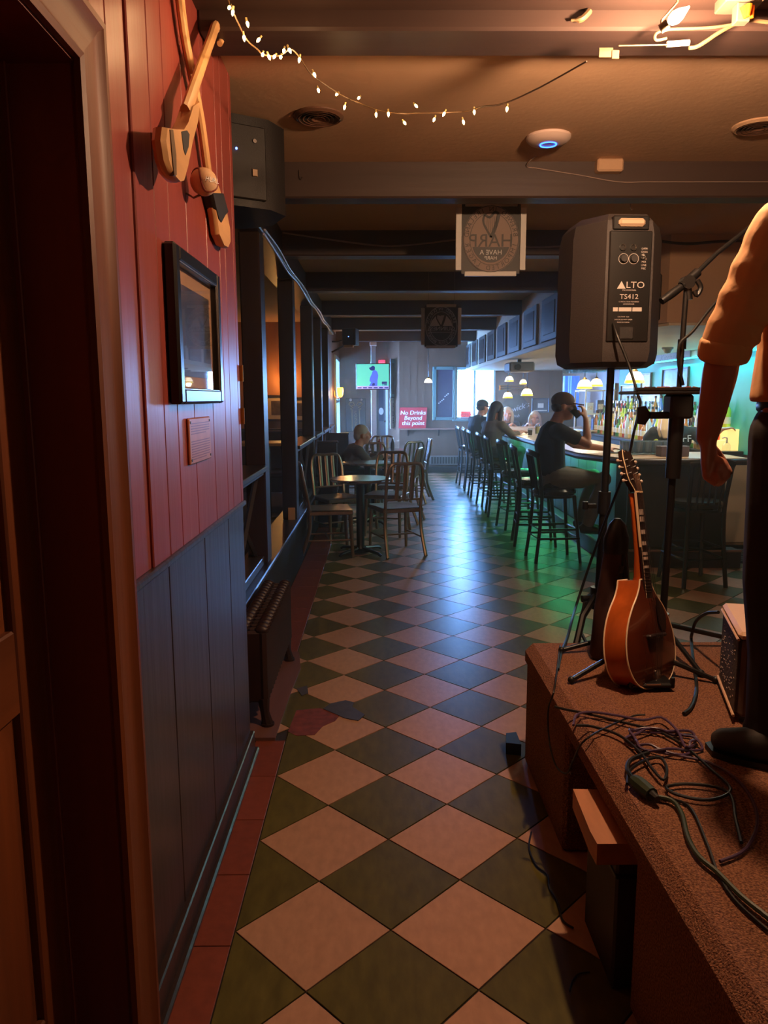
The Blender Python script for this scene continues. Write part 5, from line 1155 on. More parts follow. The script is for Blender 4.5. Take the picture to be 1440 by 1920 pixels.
# ================================================================ FAR WALL THINGS
m_rsign = mat('red_sign_board', (196, 40, 52), .5)
q0, q1 = at(748, 762, Y=WIN_Y-.03), at(800, 801, Y=WIN_Y-.03)
wd, hg = q1.x-q0.x, q0.z-q1.z
LZ = at(800, 803, Y=WIN_Y-.08).z
rs = thing('warning_sign', 'red sign with white lettering forbidding drinks, standing on the wall ledge', 'sign', ((q0.x+q1.x)/2, WIN_Y-.05, LZ))
rs.rotation_euler = (0, 0, 0)
SM = frame((0, -.012, 0), (1, 0, 0), (.07, .12, 1))
obj('board', G().add([(-wd/2-.01, 0, -.004), (wd/2-.02, 0, -.004), (wd/2+.01, hg, -.004), (-wd/2+.02, hg, -.004), (-wd/2-.01, 0, .004), (wd/2-.02, 0, .004), (wd/2+.01, hg, .004), (-wd/2+.02, hg, .004)], [(3, 2, 1, 0), (4, 5, 6, 7), (0, 1, 5, 4), (1, 2, 6, 5), (2, 3, 7, 6), (3, 0, 4, 7)], SM), m_rsign, rs)
g = G()
for k, s_ in enumerate(('No Drinks', 'Beyond', 'this point')): words(g, s_, .115, SM @ T((.0, hg*(.74-.25*k), .006)), 1.0, .15); words(g, s_, .115, SM @ T((.004, hg*(.74-.25*k), .0062)), 1.0, .15)
obj('lettering', g, mat('sign_white', (245, 240, 240), .5), rs, sharp=0)
m_ledge = mat('salmon_wood_ledge', (150, 96, 76), .5)
ld = thing('wall_ledge', 'narrow reddish wood drink ledge along the far wall', 'shelf', (1.15, WIN_Y-.06, LZ)); obj('board', G().box(.45, 1.95, WIN_Y-.11, WIN_Y, LZ-.03, LZ-.002, .005), m_ledge, ld, w=True)
for x in (.6, 1.2, 1.8): obj('bracket', G().prism([(0, 0), (.09, 0), (0, -.12)], -.012, .012, T((x, WIN_Y-.0, LZ-.03)) @ frame((0, 0, 0), (0, -1, 0), (0, 0, 1))), m_brown, ld, w=True)
h0, h1 = at(806, 855, Y=WIN_Y-.05), at(860, 869, Y=WIN_Y-.05)
ht = thing('wall_heater', 'pale baseboard heater grille low on the far wall', 'heater', ((h0.x+h1.x)/2, WIN_Y-.03, .1)); obj('case', G().box(h0.x, h1.x+.3, WIN_Y-.06, WIN_Y, h1.z-.03, h0.z, .006), mat('heater_enamel', (120, 108, 98), .5), ht, w=True)
for k in range(14): obj('grille_slat', G().box(h0.x+.03+.055*k, h0.x+.06+.055*k, WIN_Y-.064, WIN_Y-.058, h1.z, h0.z-.02), m_black, ht, w=True)
# OPEN sign in the window, seen from inside (reversed)
o0, o1 = at(864, 771, Y=WIN_Y-.02), at(883, 785, Y=WIN_Y-.02)
os_ = thing('open_sign', 'small red open sign hanging in the bright window, reversed', 'sign', ((o0.x+o1.x)/2, WIN_Y-.012, (o0.z+o1.z)/2)); a, b = (o1.x-o0.x)/2, (o0.z-o1.z)/2
m_openr = mat('lit_red_sign', (235, 60, 60), .5, emit=(255, 60, 60), es=.5)
obj('board', G().box(-a, a, -.006, .006, -b, b, .002), m_openr, os_); OM = Matrix(((-1, 0, 0, 0), (0, 0, 1, -.008), (0, 1, 0, 0), (0, 0, 0, 1)))
obj('lettering', words(G(), 'OPEN', .095, OM, .9), mat('dark_red_print', (120, 16, 20), .5), os_, sharp=0)
obj('border', G().box(-a, a, -.008, -.006, b-.012, b).box(-a, a, -.008, -.006, -b, -b+.012), mat('dark_red_print', (120, 16, 20), .5), os_)
obj('hanging_wire', G().cyl((-a*.6, 0, b), (-a*.6, 0, WZ1-.05-(o0.z+o1.z)/2), .0012, n=5).v and G().cyl((a*.6, 0, b), (a*.6, 0, WZ1-.05-(o0.z+o1.z)/2), .0012, n=5), m_black, os_)
# television on a post
tvc = at(699, 706, Y=13.4); tv = thing('television', 'flat television on a ceiling post showing a ball player on a green field', 'television', tuple(tvc), R(-5))
obj('casing', G().box(-.30, .30, 0, .045, -.23, .23, .006), m_black, tv)
m_scr = mat('screen_green', (70, 190, 170), .3, emit=(90, 196, 180), es=1.0); m_scr2 = mat('screen_blue_player', (60, 90, 210), .3, emit=(80, 105, 225), es=.9); m_scr3 = mat('screen_dark', (20, 30, 120), .3, emit=(24, 34, 120), es=.8); m_scr4 = mat('screen_pale', (180, 170, 240), .3, emit=(150, 150, 240), es=1.0)
obj('screen', G().box(-.285, .285, -.003, 0, -.215, .215), m_scr, tv)
SC = frame((0, -.0045, 0), (1, 0, 0), (0, 0, 1))
obj('picture_player', G().prism([(-.07, -.17), (.08, -.17), (.085, -.06), (.10, .02), (.075, .09), (.04, .11), (.0, .10), (-.02, .04), (-.05, -.02), (-.06, -.08), (-.03, -.10), (-.05, -.13)], 0, .001, SC), m_scr2, tv)
obj('picture_cap', G().prism([(-.05, .12), (-.02, .10), (.035, .11), (.04, .16), (.02, .185), (-.01, .185), (-.03, .165), (-.07, .15)], 0, .001, SC).prism([(-.02, -.16), (.03, -.16), (.04, -.12), (0, -.11)], .001, .002, SC), m_scr3, tv)
obj('picture_banner', G().box(-.285, .285, -.215, -.165, 0, .0015, 0, SC), m_scr4, tv)
g = G();
for k in range(6): g.box(-.27+.095*k, -.20+.095*k, -.205, -.185, .0015, .002, 0, SC)
g.box(.16, .25, -.13, -.09, .001, .002, 0, SC).box(.17, .19, -.155, -.135, .001, .002, 0, SC).box(.20, .25, -.155, -.135, .001, .002, 0, SC); obj('picture_captions', g, m_scr3, tv)
lamp('television_glow', 'AREA', (tvc.x, tvc.y-.03, tvc.z), .8, (.4, .8, .9), .5, (R(-90), 0, 0), .4)
obj('mount_bracket', G().box(-.03, .03, .045, .16, -.05, .05, .004), m_black, tv)
tp = thing('white_post', 'slim white post carrying the television, floor to ceiling', 'post', (tvc.x+.01, 13.62, 0)); obj('shaft', G().box(-.045, .045, -.045, .045, 0, 2.45, .006), mat('offwhite_post', (170, 168, 164), .5), tp); obj('base_collar', G().box(-.06, .06, -.06, .06, 0, .1, .006).box(-.06, .06, -.06, .06, 2.38, 2.45, .006), m_white, tp)
# door in the vestibule
d2 = setting('door_2')
m_door2 = mat('grey_glazed_door', (96, 94, 98), .4)
obj('slab', G().box(-.02, .20, 15.22, 15.26, .01, 2.04), m_door2, d2); obj('glazing', G().box(.03, .13, 15.212, 15.222, 1.0, 1.85), m_dkpane, d2); obj('frame', G().box(-.06, -.015, 15.17, 15.22, 0, 2.10, .004).box(.17, .22, 15.17, 15.22, 0, 2.10, .004).box(-.06, .22, 15.17, 15.22, 2.04, 2.10, .004), m_white, d2); obj('emblem', G().prism(ellipse(.05, .07, 20), 0, .004, frame((.08, 15.208, 1.2), (1, 0, 0), (0, 0, 1))), m_white, d2); obj('handle', G().cyl((.155, 15.16, 1.0), (.155, 15.22, 1.0), .018), m_chrome, d2)
p = at(716, 681, Y=15.05); ex = thing('exit_sign', 'small glowing red exit sign above the television', 'sign', (p.x, 15.15, p.z)); m_exit = mat('exit_red_glow', (255, 60, 80), .4, emit=(255, 50, 70), es=1.4)
obj('housing', G().box(-.065, .065, -.03, .04, -.065, .065, .004), m_exit, ex); obj('lettering', words(G(), 'EXIT', .055, frame((0, -.0315, 0), (1, 0, 0), (0, 0, 1))), m_white, ex, sharp=0)
# pictures on the angled wall
nn = Vector((-.48, -.22, 0)).normalized()
nn = Vector((.22, .48, 0)); nn = Vector((-nn.y, nn.x, 0)).normalized(); nn = -nn if nn.y > 0 else nn
c1 = Vector((.32, 14.96, 0))+nn*.02
a = at(739, 710, Y=14.9); pic('framed_jersey', 'tall dark framed picture high on the angled wall right of the television', (c1.x, c1.y, a.z), .44, .76, m_brown, m_tealf, m_art, tuple(nn), fwid=.03, mount=.05)
a = at(736, 774, Y=14.9); po = thing('paper_poster', 'tall narrow white poster with dark drawing under the framed picture', 'poster', (c1.x-.03, c1.y-.035, a.z), math.atan2(Vector((0, 0, 1)).cross(nn).y, Vector((0, 0, 1)).cross(nn).x)); obj('sheet', G().box(-.13, .13, -.004, .006, -.31, .31), mat('poster_paper', (196, 190, 182), .7), po)
g = G()
for k, s_ in enumerate('PUB'): words(g, s_, .16, frame((0, -.006, .12-.14*k), (1, 0, 0), (0, 0, 1)), .8, .2*(-1)**k)
words(g, 'LIVE MUSIC', .05, frame((0, -.006, .25), (1, 0, 0), (0, 0, 1)), .8); obj('drawing', g, m_black, po, sharp=0)
# knotwork panel on the vestibule wall
a = at(667, 778, Y=15.15); kp = thing('knotwork_panel', 'tall dark panel with gold knotwork and carved letters left of the white post', 'panel', (a.x, 15.19, a.z)); m_gold = mat('faded_gold_paint', (176, 152, 100), .5)
obj('board', G().box(-.20, .20, -.02, .0, -.33, .33, .006), m_brown, kp); KM = frame((0, -.024, 0), (1, 0, 0), (0, 0, 1)); g = G()
for sx in (-1, 1):
    g.tube([(sx*.10, .26, 0), (sx*.14, .22, 0), (sx*.09, .17, 0), (sx*.02, .2, 0), (sx*.06, .26, 0), (sx*.12, .24, 0)], .010, 6, M=KM).tube([(sx*.05, .16, 0), (sx*.11, .12, 0), (sx*.06, .10, 0)], .008, 6, M=KM).tube([(sx*.075, .1, 0), (sx*.075, -.32, 0)], .008, 6, M=KM)
obj('knotwork', g, m_gold, kp); g = G()
for k, s_ in enumerate('CONGRS'[:6]): words(g, s_, .075, KM @ T((0, .05-.065*k, .002)), 1.0)
obj('lettering', g, m_gold, kp, sharp=0); obj('porcelain_knob', G().ball((-.10, -.03, .30), .03, 10, 8).ball((.12, -.03, .30), .025, 10, 8), m_white, kp)
p = at(641, 738, Y=13.0); sconce('two shaded amber wall sconce beside the side window', (-.745, 13.0, p.z), (1, 0, 0), 2, 6, (1, .6, .22))
# bracket speaker on the divider
p = at(657, 632, Y=10.9); bsp = thing('bracket_speaker', 'small black speaker on a bracket at the far end of the divider beam', 'speaker', tuple(p), R(-15)); obj('cabinet', G().box(-.10, .10, -.09, .10, -.12, .12, .012), m_black, bsp); obj('pilot_light', G().ball((0, -.092, 0), .006, 8, 6), m_blue, bsp); obj('horn', G().box(-.07, .07, -.10, -.06, -.15, -.115, .006), mat('amber_plastic', (190, 130, 60), .5), bsp); obj('bracket', G().tube([(-.08, .05, -.02), (-.22, .10, -.05), (-.31, .10, -.05)], .012, 8).tube([(-.10, .05, -.10), (-.22, .08, -.16), (-.31, .08, -.20)], .012, 8), m_black, bsp)
# round pub sign and small posters on the far bar wall
a, b = at(967, 770, Y=14.6), at(990, 770, Y=14.6); rr = .27
rsn = thing('round_pub_sign', 'large round dark mirror sign with pale script on the far bar wall', 'sign', (a.x, WIN_Y-.01, a.z)); RM = frame((0, -.012, 0), (1, 0, 0), (0, 0, 1)); obj('disc', G().prism(ellipse(rr, rr*1.15), -.01, .0, RM), mat('brown_mirror_disc', (70, 56, 48), .2), rsn); g = G(); band(g, rr, rr*1.15, .022, 0, .006, RM); obj('rim', g, m_brown, rsn); g = G(); words(g, 'Fenwick\'s', .15, RM @ Matrix.Rotation(R(18), 4, 'Z') @ T((0, .03, .002)), 1.0, .35); words(g, 'pub', .09, RM @ T((.02, -.10, .002)), 1, .3); obj('lettering', g, m_sgl, rsn, sharp=0)
a = at(1014, 760, Y=14.65); ps2 = pic('wall_poster', 'blue grey poster with a white label on the far bar wall', (a.x, WIN_Y-.003, a.z), .34, .28, m_dkpane, m_dkpane, mat('bluegrey_poster', (76, 84, 100), .5), mount=.01, fwid=.015); obj('white_label', G().box(-.05, .06, -.02, -.012, -.05, .04).box(-.13, .13, -.02, -.012, -.11, -.09), m_white, ps2)
a = at(1140, 735, Y=11.4); pic('wall_poster', 'small teal framed print left of the bottles on the dark wall', (RX-.01, 11.5, a.z), .4, .26, m_brown, m_lpr, m_lpr, (-1, 0, 0), fwid=.02, mount=.01)
# picture lights and mirror shelf behind the women
a = at(965, 727, Y=14.6); ms2 = thing('wall_shelf', 'brass railed glass shelf high on the far bar wall', 'shelf', (a.x, WIN_Y, a.z)); 
for k in range(3): obj('rail', G().cyl((-.30, -.06, -.03+.035*k), (.24, -.06, -.03+.035*k), .008, n=8), m_brass, ms2)
for x in (-.28, .22): obj('bracket', G().box(x-.01, x+.01, -.07, 0, -.05, .05), m_brass, ms2)
a = at(965, 678, Y=10.6); un = thing('projector', 'grey ceiling projector under the soffit edge above the bar', 'projector', (1.92, 10.4, 1.965)); obj('body', G().box(-.17, .17, -.22, .22, -.16, -.03, .02), mat('grey_projector_shell', (120, 112, 108), .5), un); obj('mount', G().cyl((0, 0, -.04), (0, 0, .012), .03), m_black, un); obj('lens', G().cyl((-.06, -.25, -.10), (-.06, -.21, -.10), .04), m_black, un)
un.location = (1.95, 10.4, 1.965)
# ================================================================ PEOPLE
def voxel(name, g, m, parent, vox, smooth=3, label=None):
    me = bpy.data.meshes.new(name); inv = ROOT[top(parent).name].inverted()
    me.from_pydata([tuple(inv @ Vector(p)) for p in g.v], [], g.f); me.update()
    o = bpy.data.objects.new(name, me); COL.objects.link(o)
    r = o.modifiers.new('r', 'REMESH'); r.mode = 'VOXEL'; r.voxel_size = vox; r.use_smooth_shade = True
    s = o.modifiers.new('s', 'SMOOTH'); s.iterations = smooth; s.factor = .5
    m2 = bpy.data.meshes.new_from_object(o.evaluated_get(bpy.context.evaluated_depsgraph_get()))
    bpy.data.objects.remove(o); bpy.data.meshes.remove(me)
    m2.name = name; m2.materials.clear(); m2.materials.append(m)
    m2.polygons.foreach_set('use_smooth', [True]*len(m2.polygons))
    o = link(name, m2, parent)
    if label: o['label'] = label
    return o
def oval_tube(g, pts, rads, across, n=16):
    """tube whose wide axis follows 'across'"""
    P = [Vector(p) for p in pts]; N = len(P); vs = []; fs = []; A = Vector(across).normalized()
    for i in range(N):
        t = (P[min(i+1, N-1)]-P[max(i-1, 0)]).normalized(); a = (A-t*A.dot(t)).normalized(); b = t.cross(a)
        for k in range(n):
            w = 2*math.pi*k/n; vs.append(P[i]+a*rads[i][0]*math.cos(w)+b*rads[i][1]*math.sin(w))
    for i in range(N-1):
        for k in range(n): fs.append((i*n+k, i*n+(k+1) % n, (i+1)*n+(k+1) % n, (i+1)*n+k))
    fs.append(tuple(range(n))[::-1]); fs.append(tuple(range((N-1)*n, N*n))); return g.add(vs, fs)
def limb(g, pts, rs):
    P = [Vector(p) for p in pts]; g.tube(P, rs, 14)
    for p, r in zip(P, rs): g.ball(p, r if not isinstance(r, (list, tuple)) else min(r), 14, 9)
    return g
def head(g, c, f, s=1., upv=(0, 0, 1)):
    f = Vector(f).normalized(); x = f.cross(Vector(upv)).normalized(); z = x.cross(f); M = Matrix.Identity(4)
    for i in range(3): M[i][0] = x[i]*s; M[i][1] = f[i]*s; M[i][2] = z[i]*s; M[i][3] = Vector(c)[i]
    g.ball((0, -.012, .030), (.076, .096, .088), 20, 14, M).ball((0, .030, -.045), (.058, .060, .070), 16, 10, M).ball((0, .055, -.085), (.030, .030, .025), 12, 8, M)
    g.tube([(0, .088, .03), (0, .108, -.012), (0, .098, -.028)], [.009, .015, .012], 8, True, M).ball((0, .078, .035), (.052, .02, .014), 12, 8, M)
    g.ball((0, .082, -.055), (.024, .014, .009), 10, 6, M)
    for sx in (-1, 1): g.ball((sx*.078, -.008, -.005), (.010, .020, .032), 10, 8, M).ball((sx*.045, .062, -.02), (.024, .024, .022), 10, 6, M)
    return M
def hand(g, w, d, nrm, side=1, curl=.6, s=1., spread=.0):
    """palm + four fingers + thumb; d points from wrist to knuckles, nrm out of the palm side"""
    d = Vector(d).normalized(); n_ = Vector(nrm); n_ = (n_-d*n_.dot(d)).normalized(); a = d.cross(n_)*side; w = Vector(w)
    k0 = w+d*.085*s
    oval_tube(g, [w-d*.02*s, w+d*.015*s, w+d*.05*s, k0], [(.027*s, .021*s), (.034*s, .018*s), (.041*s, .017*s), (.039*s, .014*s)], a, 12)
    for i, L in enumerate((.068, .076, .070, .054)):
        p = k0+a*(.030-.0195*i)*s; pts = [p-d*.02*s]; ang = curl*.55; rr = .0095*s-(.0012*s if i == 3 else 0)
        pts.append(p); q = p
        for j, fr in enumerate((.45, .32, .23)):
            dd = d*math.cos(ang)+n_*math.sin(ang)+a*spread*(1.5-i)*.1; q = q+dd*L*fr*s; pts.append(q); ang += curl*(1.0 if j == 0 else .7)
        g.tube(pts, [rr, rr*1.08, rr, rr*.93, rr*.78], 9); g.ball(pts[-1], rr*.78, 8, 6)
    if curl > 1.3: g.ball(k0-d*.022*s+n_*.020*s, (.026*s,)*3, 12, 8).ball(k0-d*.01*s+n_*.034*s, (.018*s,)*3, 10, 7)
    t0 = w+d*.022*s+a*.026*s; t1 = t0+(d*.6+a*.75+n_*.35).normalized()*.036*s; t2 = t1+(d*.85+a*.05+n_*(.5)).normalized()*.030*s; t3 = t2+(d*.7-a*.45+n_*.55).normalized()*.024*s
    g.tube([t0, t1, t2, t3], [.015*s, .0125*s, .0108*s, .0085*s], 9).ball(t3, .0085*s, 8, 6)
def eyes(t, M):
    for sx in (-1, 1):
        e = G().ball((sx*.032, .075, .012), (.012, .010, .009), 10, 7, M); o = obj('eye', e, mat('eye_white', (200, 196, 190), .2), t, w=True)
        obj('iris', G().ball((sx*.032, .0825, .012), (.0055, .004, .0055), 8, 6, M), mat('dark_iris', (40, 30, 26), .2), o, w=True)
def person(label, base, P, shirt, trousers, skin, vox=.010, sleeve=.5, hair=None, cap=None, female=False, shoe=None, extra=None, curl=(.7, .7), pn=None, eye=False, group=None):
    """P: pelvis chest neck head face across shL elL wrL shR elR wrR hipL knL anL hipR knR anR"""
    t = thing('person', label, 'person', base, 0, group); V_ = {k: Vector(v) for k, v in P.items()}
    A = V_['across'].normalized(); F = V_['face']; k = .92 if female else 1.
    g = G(); pe, chs, ne = V_['pelvis'], V_['chest'], V_['neck']
    tor = [pe-Vector((0, 0, .06)), pe+(chs-pe)*.35, chs, chs+(ne-chs)*.65, ne]
    trd = [(.145*k, .105), (.135*k, .10), (.165*k, .115), (.15*k, .095), (.065, .06)]
    oval_tube(g, tor, trd, A); M = head(g, V_['head'], F)
    limb(g, [ne-Vector((0, 0, .02)), ne+(V_['head']-ne)*.35, V_['head']+Vector((0, 0, -.03))-F.normalized()*.02], [.060*k, .054*k, .052*k])
    for s_, c in (('L', -1), ('R', 1)):
        limb(g, [V_['sh'+s_], V_['sh'+s_].lerp(V_['el'+s_], .5), V_['el'+s_], V_['el'+s_].lerp(V_['wr'+s_], .3), V_['wr'+s_]], [.050*k, .045*k, .038*k, .038*k, .026*k])
        limb(g, [chs+(ne-chs)*.5+A*c*.07, V_['sh'+s_]], [.065*k, .055*k])
        n_ = V_['pn'+s_] if 'pn'+s_ in V_ else Vector((0, 0, -1))
        hd_ = V_['hd'+s_] if 'hd'+s_ in V_ else V_['wr'+s_]-V_['el'+s_]
        hand(g, V_['wr'+s_]+(hd_.normalized())*.01, hd_, n_, c, curl[0 if c < 0 else 1], .95*k)
        limb(g, [V_['hip'+s_], V_['hip'+s_].lerp(V_['kn'+s_], .5), V_['kn'+s_], V_['kn'+s_].lerp(V_['an'+s_], .35), V_['an'+s_]], [.082, .072, .054, .052, .036])
    voxel('body', g, skin, t, vox, 2)
    if eye: eyes(t, M)
    # clothes
    g = G(); rr = [(a+.016, b+.018) for a, b in trd]; rr[-1] = (.075, .068); tor2 = [pe-Vector((0, 0, .10))]+tor[1:]; oval_tube(g, tor2, rr, A)
    for s_, c in (('L', -1), ('R', 1)):
        sh, el, wr_ = V_['sh'+s_], V_['el'+s_], V_['wr'+s_]
        limb(g, [chs+(ne-chs)*.5+A*c*.07, sh], [.082*k, .068*k])
        if sleeve <= 1: limb(g, [sh, sh.lerp(el, sleeve)], [.066*k, .060*k])
        else: limb(g, [sh, el, el.lerp(wr_, sleeve-1)], [.064*k, .054*k, .044*k])
    voxel('shirt', g, shirt, t, vox*.9, 3)
    g = G(); oval_tube(g, [pe-Vector((0, 0, .10)), pe, pe+(chs-pe)*.22], [(.155, .125), (.162, .128), (.150, .116)], A)
    for s_ in 'LR': limb(g, [V_['hip'+s_], V_['hip'+s_].lerp(V_['kn'+s_], .5), V_['kn'+s_], V_['kn'+s_].lerp(V_['an'+s_], .5), V_['kn'+s_].lerp(V_['an'+s_], .93)], [.100, .088, .070, .064, .056])
    voxel('trousers', g, trousers, t, vox, 3)
    for s_ in 'LR':
        an = V_['an'+s_]; tf = V_['toe'+s_] if 'toe'+s_ in V_ else Vector((F.x, F.y, 0)).normalized()*.17+an-Vector((0, 0, .05)); d = (tf-an); d.z = 0; d.normalize()
        g = G(); zb = an.z-.075
        oval_tube(g, [an+d*-.065+Vector((0, 0, -.035)), an+d*-.03+Vector((0, 0, -.025)), an+d*.06+Vector((0, 0, -.035)), an+d*.14+Vector((0, 0, -.05)), an+d*.19+Vector((0, 0, -.055))], [(.028, .034), (.037, .048), (.043, .040), (.045, .026), (.030, .018)], d.cross(Vector((0, 0, 1))))
        g.tube([an+Vector((0, 0, .03)), an+Vector((0, 0, -.03))], [.047, .042], 10)
        voxel('shoe', g, shoe or m_black, t, .008, 2)
    if hair: hair(t, M, V_)
    if cap: cap(t, M, V_)
    return t, M, V_
def fwd(M, p): return M @ Vector(p)
def short_hair(m):
    def f_(t, M, V_):
        g = G().ball((0, -.022, .045), (.084, .096, .088), 18, 12, M).ball((0, -.06, -.01), (.070, .055, .065), 14, 8, M); voxel('hair', g, m, t, .008, 2)
    return f_
def long_hair(m, drop=.30, back=True):
    def f_(t, M, V_):
        g = G().ball((0, -.022, .042), (.088, .098, .088), 18, 12, M)
        for sx in (-1, 1): g.tube([(sx*.070, .012, .06), (sx*.088, -.005, -.02), (sx*.088, -.01, -.12), (sx*.080, .0, -drop*.85)], [.03, .034, .036, .016], 10, True, M)
        g.tube([(0, -.07, .05), (0, -.095, -.05), (0, -.10, -.16), (0, -.095, -drop)], [(.07, .04), (.08, .045), (.078, .04), (.045, .02)], 12, True, M)
        voxel('hair', g, m, t, .009, 2)
    return f_
def cap_of(m, brim=True):
    def f_(t, M, V_):
        g = G().ball((0, -.014, .055), (.086, .105, .080), 20, 12, M)
        o = voxel('cap', g, m, t, .007, 2)
        obj('brim', G().prism([(-.07, .07), (-.06, .13), (-.03, .165), (.03, .165), (.06, .13), (.07, .07)], .040, .050, M @ Matrix.Rotation(R(-6), 4, 'X')), m, o, w=True)
        voxel('hair', G().ball((0, -.045, .0), (.080, .068, .055), 14, 8, M), mat('brown_grey_hair', (78, 62, 54), .8), t, .008, 1)
    return f_
# ---- the musician standing on the stage with his back to us
m_shirt = mat('cream_cotton_shirt', (214, 160, 112), .85, var=.06, scale=14, bump=.25, bscale=18); m_dtr = mat('dark_charcoal_trousers', (34, 26, 25), .85, var=.2, scale=20)
mus = thing('person', 'musician in cream shirt with rolled sleeves and dark trousers standing on the stage', 'person', (1.14, 1.88, SZ))
F = Vector((-.34, .94, 0)); A = Vector((.94, .34, 0)); c = Vector((1.15, 1.93, 0))
def mp(a, f, z): return c+A*a+F*f+Vector((0, 0, z))
elL, wrL, shL = Vector((.872, 1.90, 1.585)), Vector((.868, 1.965, 1.355)), mp(-.195, -.01, 1.855)
elR, wrR, shR = mp(.25, -.03, 1.56), mp(.20, .20, 1.48), mp(.195, -.01, 1.855)
g = G(); oval_tube(g, [mp(0, 0, 1.36), mp(0, 0, 1.5), mp(0, .0, 1.72), mp(0, -.02, 1.88), mp(0, 0, 1.95)], [(.15, .11), (.14, .10), (.17, .12), (.16, .09), (.07, .06)], A, 20)
MH = head(g, mp(0, .03, 2.115), F); limb(g, [mp(0, -.01, 1.92), mp(0, .0, 2.04)], [.06, .056])
for sh, el, wr_, cc in ((shL, elL, wrL, -1), (shR, elR, wrR, 1)):
    limb(g, [sh, sh.lerp(el, .5), el, el.lerp(wr_, .3), el.lerp(wr_, .7), wr_], [.052, .048, .041, .043, .036, .028])
hand(g, wrL+Vector((.004, .0, -.012)), (.10, .06, -1), (.80, -.55, 0), -1, 1.6, 1.08); hand(g, wrR, F+Vector((-.5, 0, 0)), (-.6, .2, -.4), 1, .9)
for k, s_ in ((-.1, 'L'), (.1, 'R')): limb(g, [mp(k, 0, 1.40), mp(k*1.02, .01, .98), mp(k*1.0, -.03, .60)], [.085, .058, .04])
voxel('body', g, m_skin, mus, .006, 2); eyes(mus, MH)
voxel('hair', G().ball((0, -.022, .045), (.084, .096, .088), 18, 12, MH).ball((0, -.06, -.01), (.070, .055, .06), 14, 8, MH), mat('grey_brown_hair', (92, 80, 70), .8), mus, .008, 2)
g = G(); oval_tube(g, [mp(0, 0, 1.445), mp(0, 0, 1.455), mp(0, -.005, 1.58), mp(0, -.01, 1.74), mp(0, -.02, 1.86), mp(0, -.015, 1.915), mp(0, 0, 1.965)], [(.195, .15), (.198, .152), (.188, .15), (.192, .145), (.185, .115), (.13, .085), (.066, .066)], A, 28)
limb(g, [mp(-.08, -.01, 1.89), shL], [.07, .072]); limb(g, [mp(.08, -.01, 1.89), shR], [.07, .072])
for sh, el, wr_ in ((shL, elL, wrL), (shR, elR, wrR)):
    P_ = [sh.lerp(el, q) for q in (0, .12, .25, .38, .5, .62, .74, .86, 1.0)]+[el.lerp(wr_, .12)]
    g.tube(P_, [.072, .074, .069, .073, .066, .070, .063, .066, .060, .058], 16)
    for q, r_ in ((.42, .062), (.55, .06), (.68, .060), (.82, .058)):      # bunched folds
        p_ = sh.lerp(el, q); d_ = (el-sh).normalized(); u_ = d_.cross(Vector((0, 1, 0))).normalized(); v_ = d_.cross(u_)
        g.tube([p_+u_*r_*math.cos(w)*1.06+v_*r_*math.sin(w)*1.06+d_*.018*math.sin(w+q*9) for w in [R(a) for a in range(-100, 120, 20)]], [.004]+[.010]*9+[.004], 8)
voxel('shirt', g, m_shirt, mus, .006, 3)
for el, wr_, sh in ((elL, wrL, shL), (elR, wrR, shR)):
    d_ = (wr_-el).normalized(); o = el+d_*.012
    voxel('rolled_cuff', G().tube([o-d_*.03, o-d_*.022, o+d_*.004, o+d_*.022, o+d_*.028], [.056, .063, .064, .061, .053], 18), m_shirt, mus, .005, 2)
obj('yoke_seam', G().tube(spl([mp(-.235, -.01, 1.79)+Vector((-.010, -.0, .0)), mp(-.222, -.052, 1.86), mp(-.16, -.095, 1.90), mp(0, -.125, 1.875)], 5), .0025, 6), mat('shirt_seam', (170, 118, 80), .85), mus, w=True)
voxel('collar', G().lathe([(.066, 0), (.074, .0), (.070, .045), (.064, .045)], 24, T(mp(0, 0, 1.945))), m_shirt, mus, .006, 1)
g = G(); oval_tube(g, [mp(0, 0, 1.32), mp(0, 0, 1.42), mp(0, 0, 1.50)], [(.18, .135), (.172, .13), (.16, .12)], A, 20)
for k in (-.098, .098):
    limb(g, [mp(k*.95, 0, 1.36), mp(k, .0, 1.18), mp(k, .01, .98), mp(k*1.0, -.02, .78), mp(k*1.0, -.03, .60), mp(k*1.0, -.025, .565)], [.108, .100, .088, .084, .086, .088])
voxel('trousers', g, m_dtr, mus, .008, 3)
obj('belt', G().tube([mp(.172*math.cos(w), .134*math.sin(w), 1.435) for w in [R(a) for a in range(0, 361, 15)]], [(.006, .016)]*25, 8), m_black, mus, w=True)
obj('pocket_wallet', G().box(-.05, .05, -.012, .012, -.012, .012, .005, T(mp(-.09, -.14, 1.335))), m_skinl, mus, w=True, label='pale edge of something in the back pocket')
m_shoe = mat('black_suede_shoe', (40, 32, 30), .7, var=.2, scale=40)
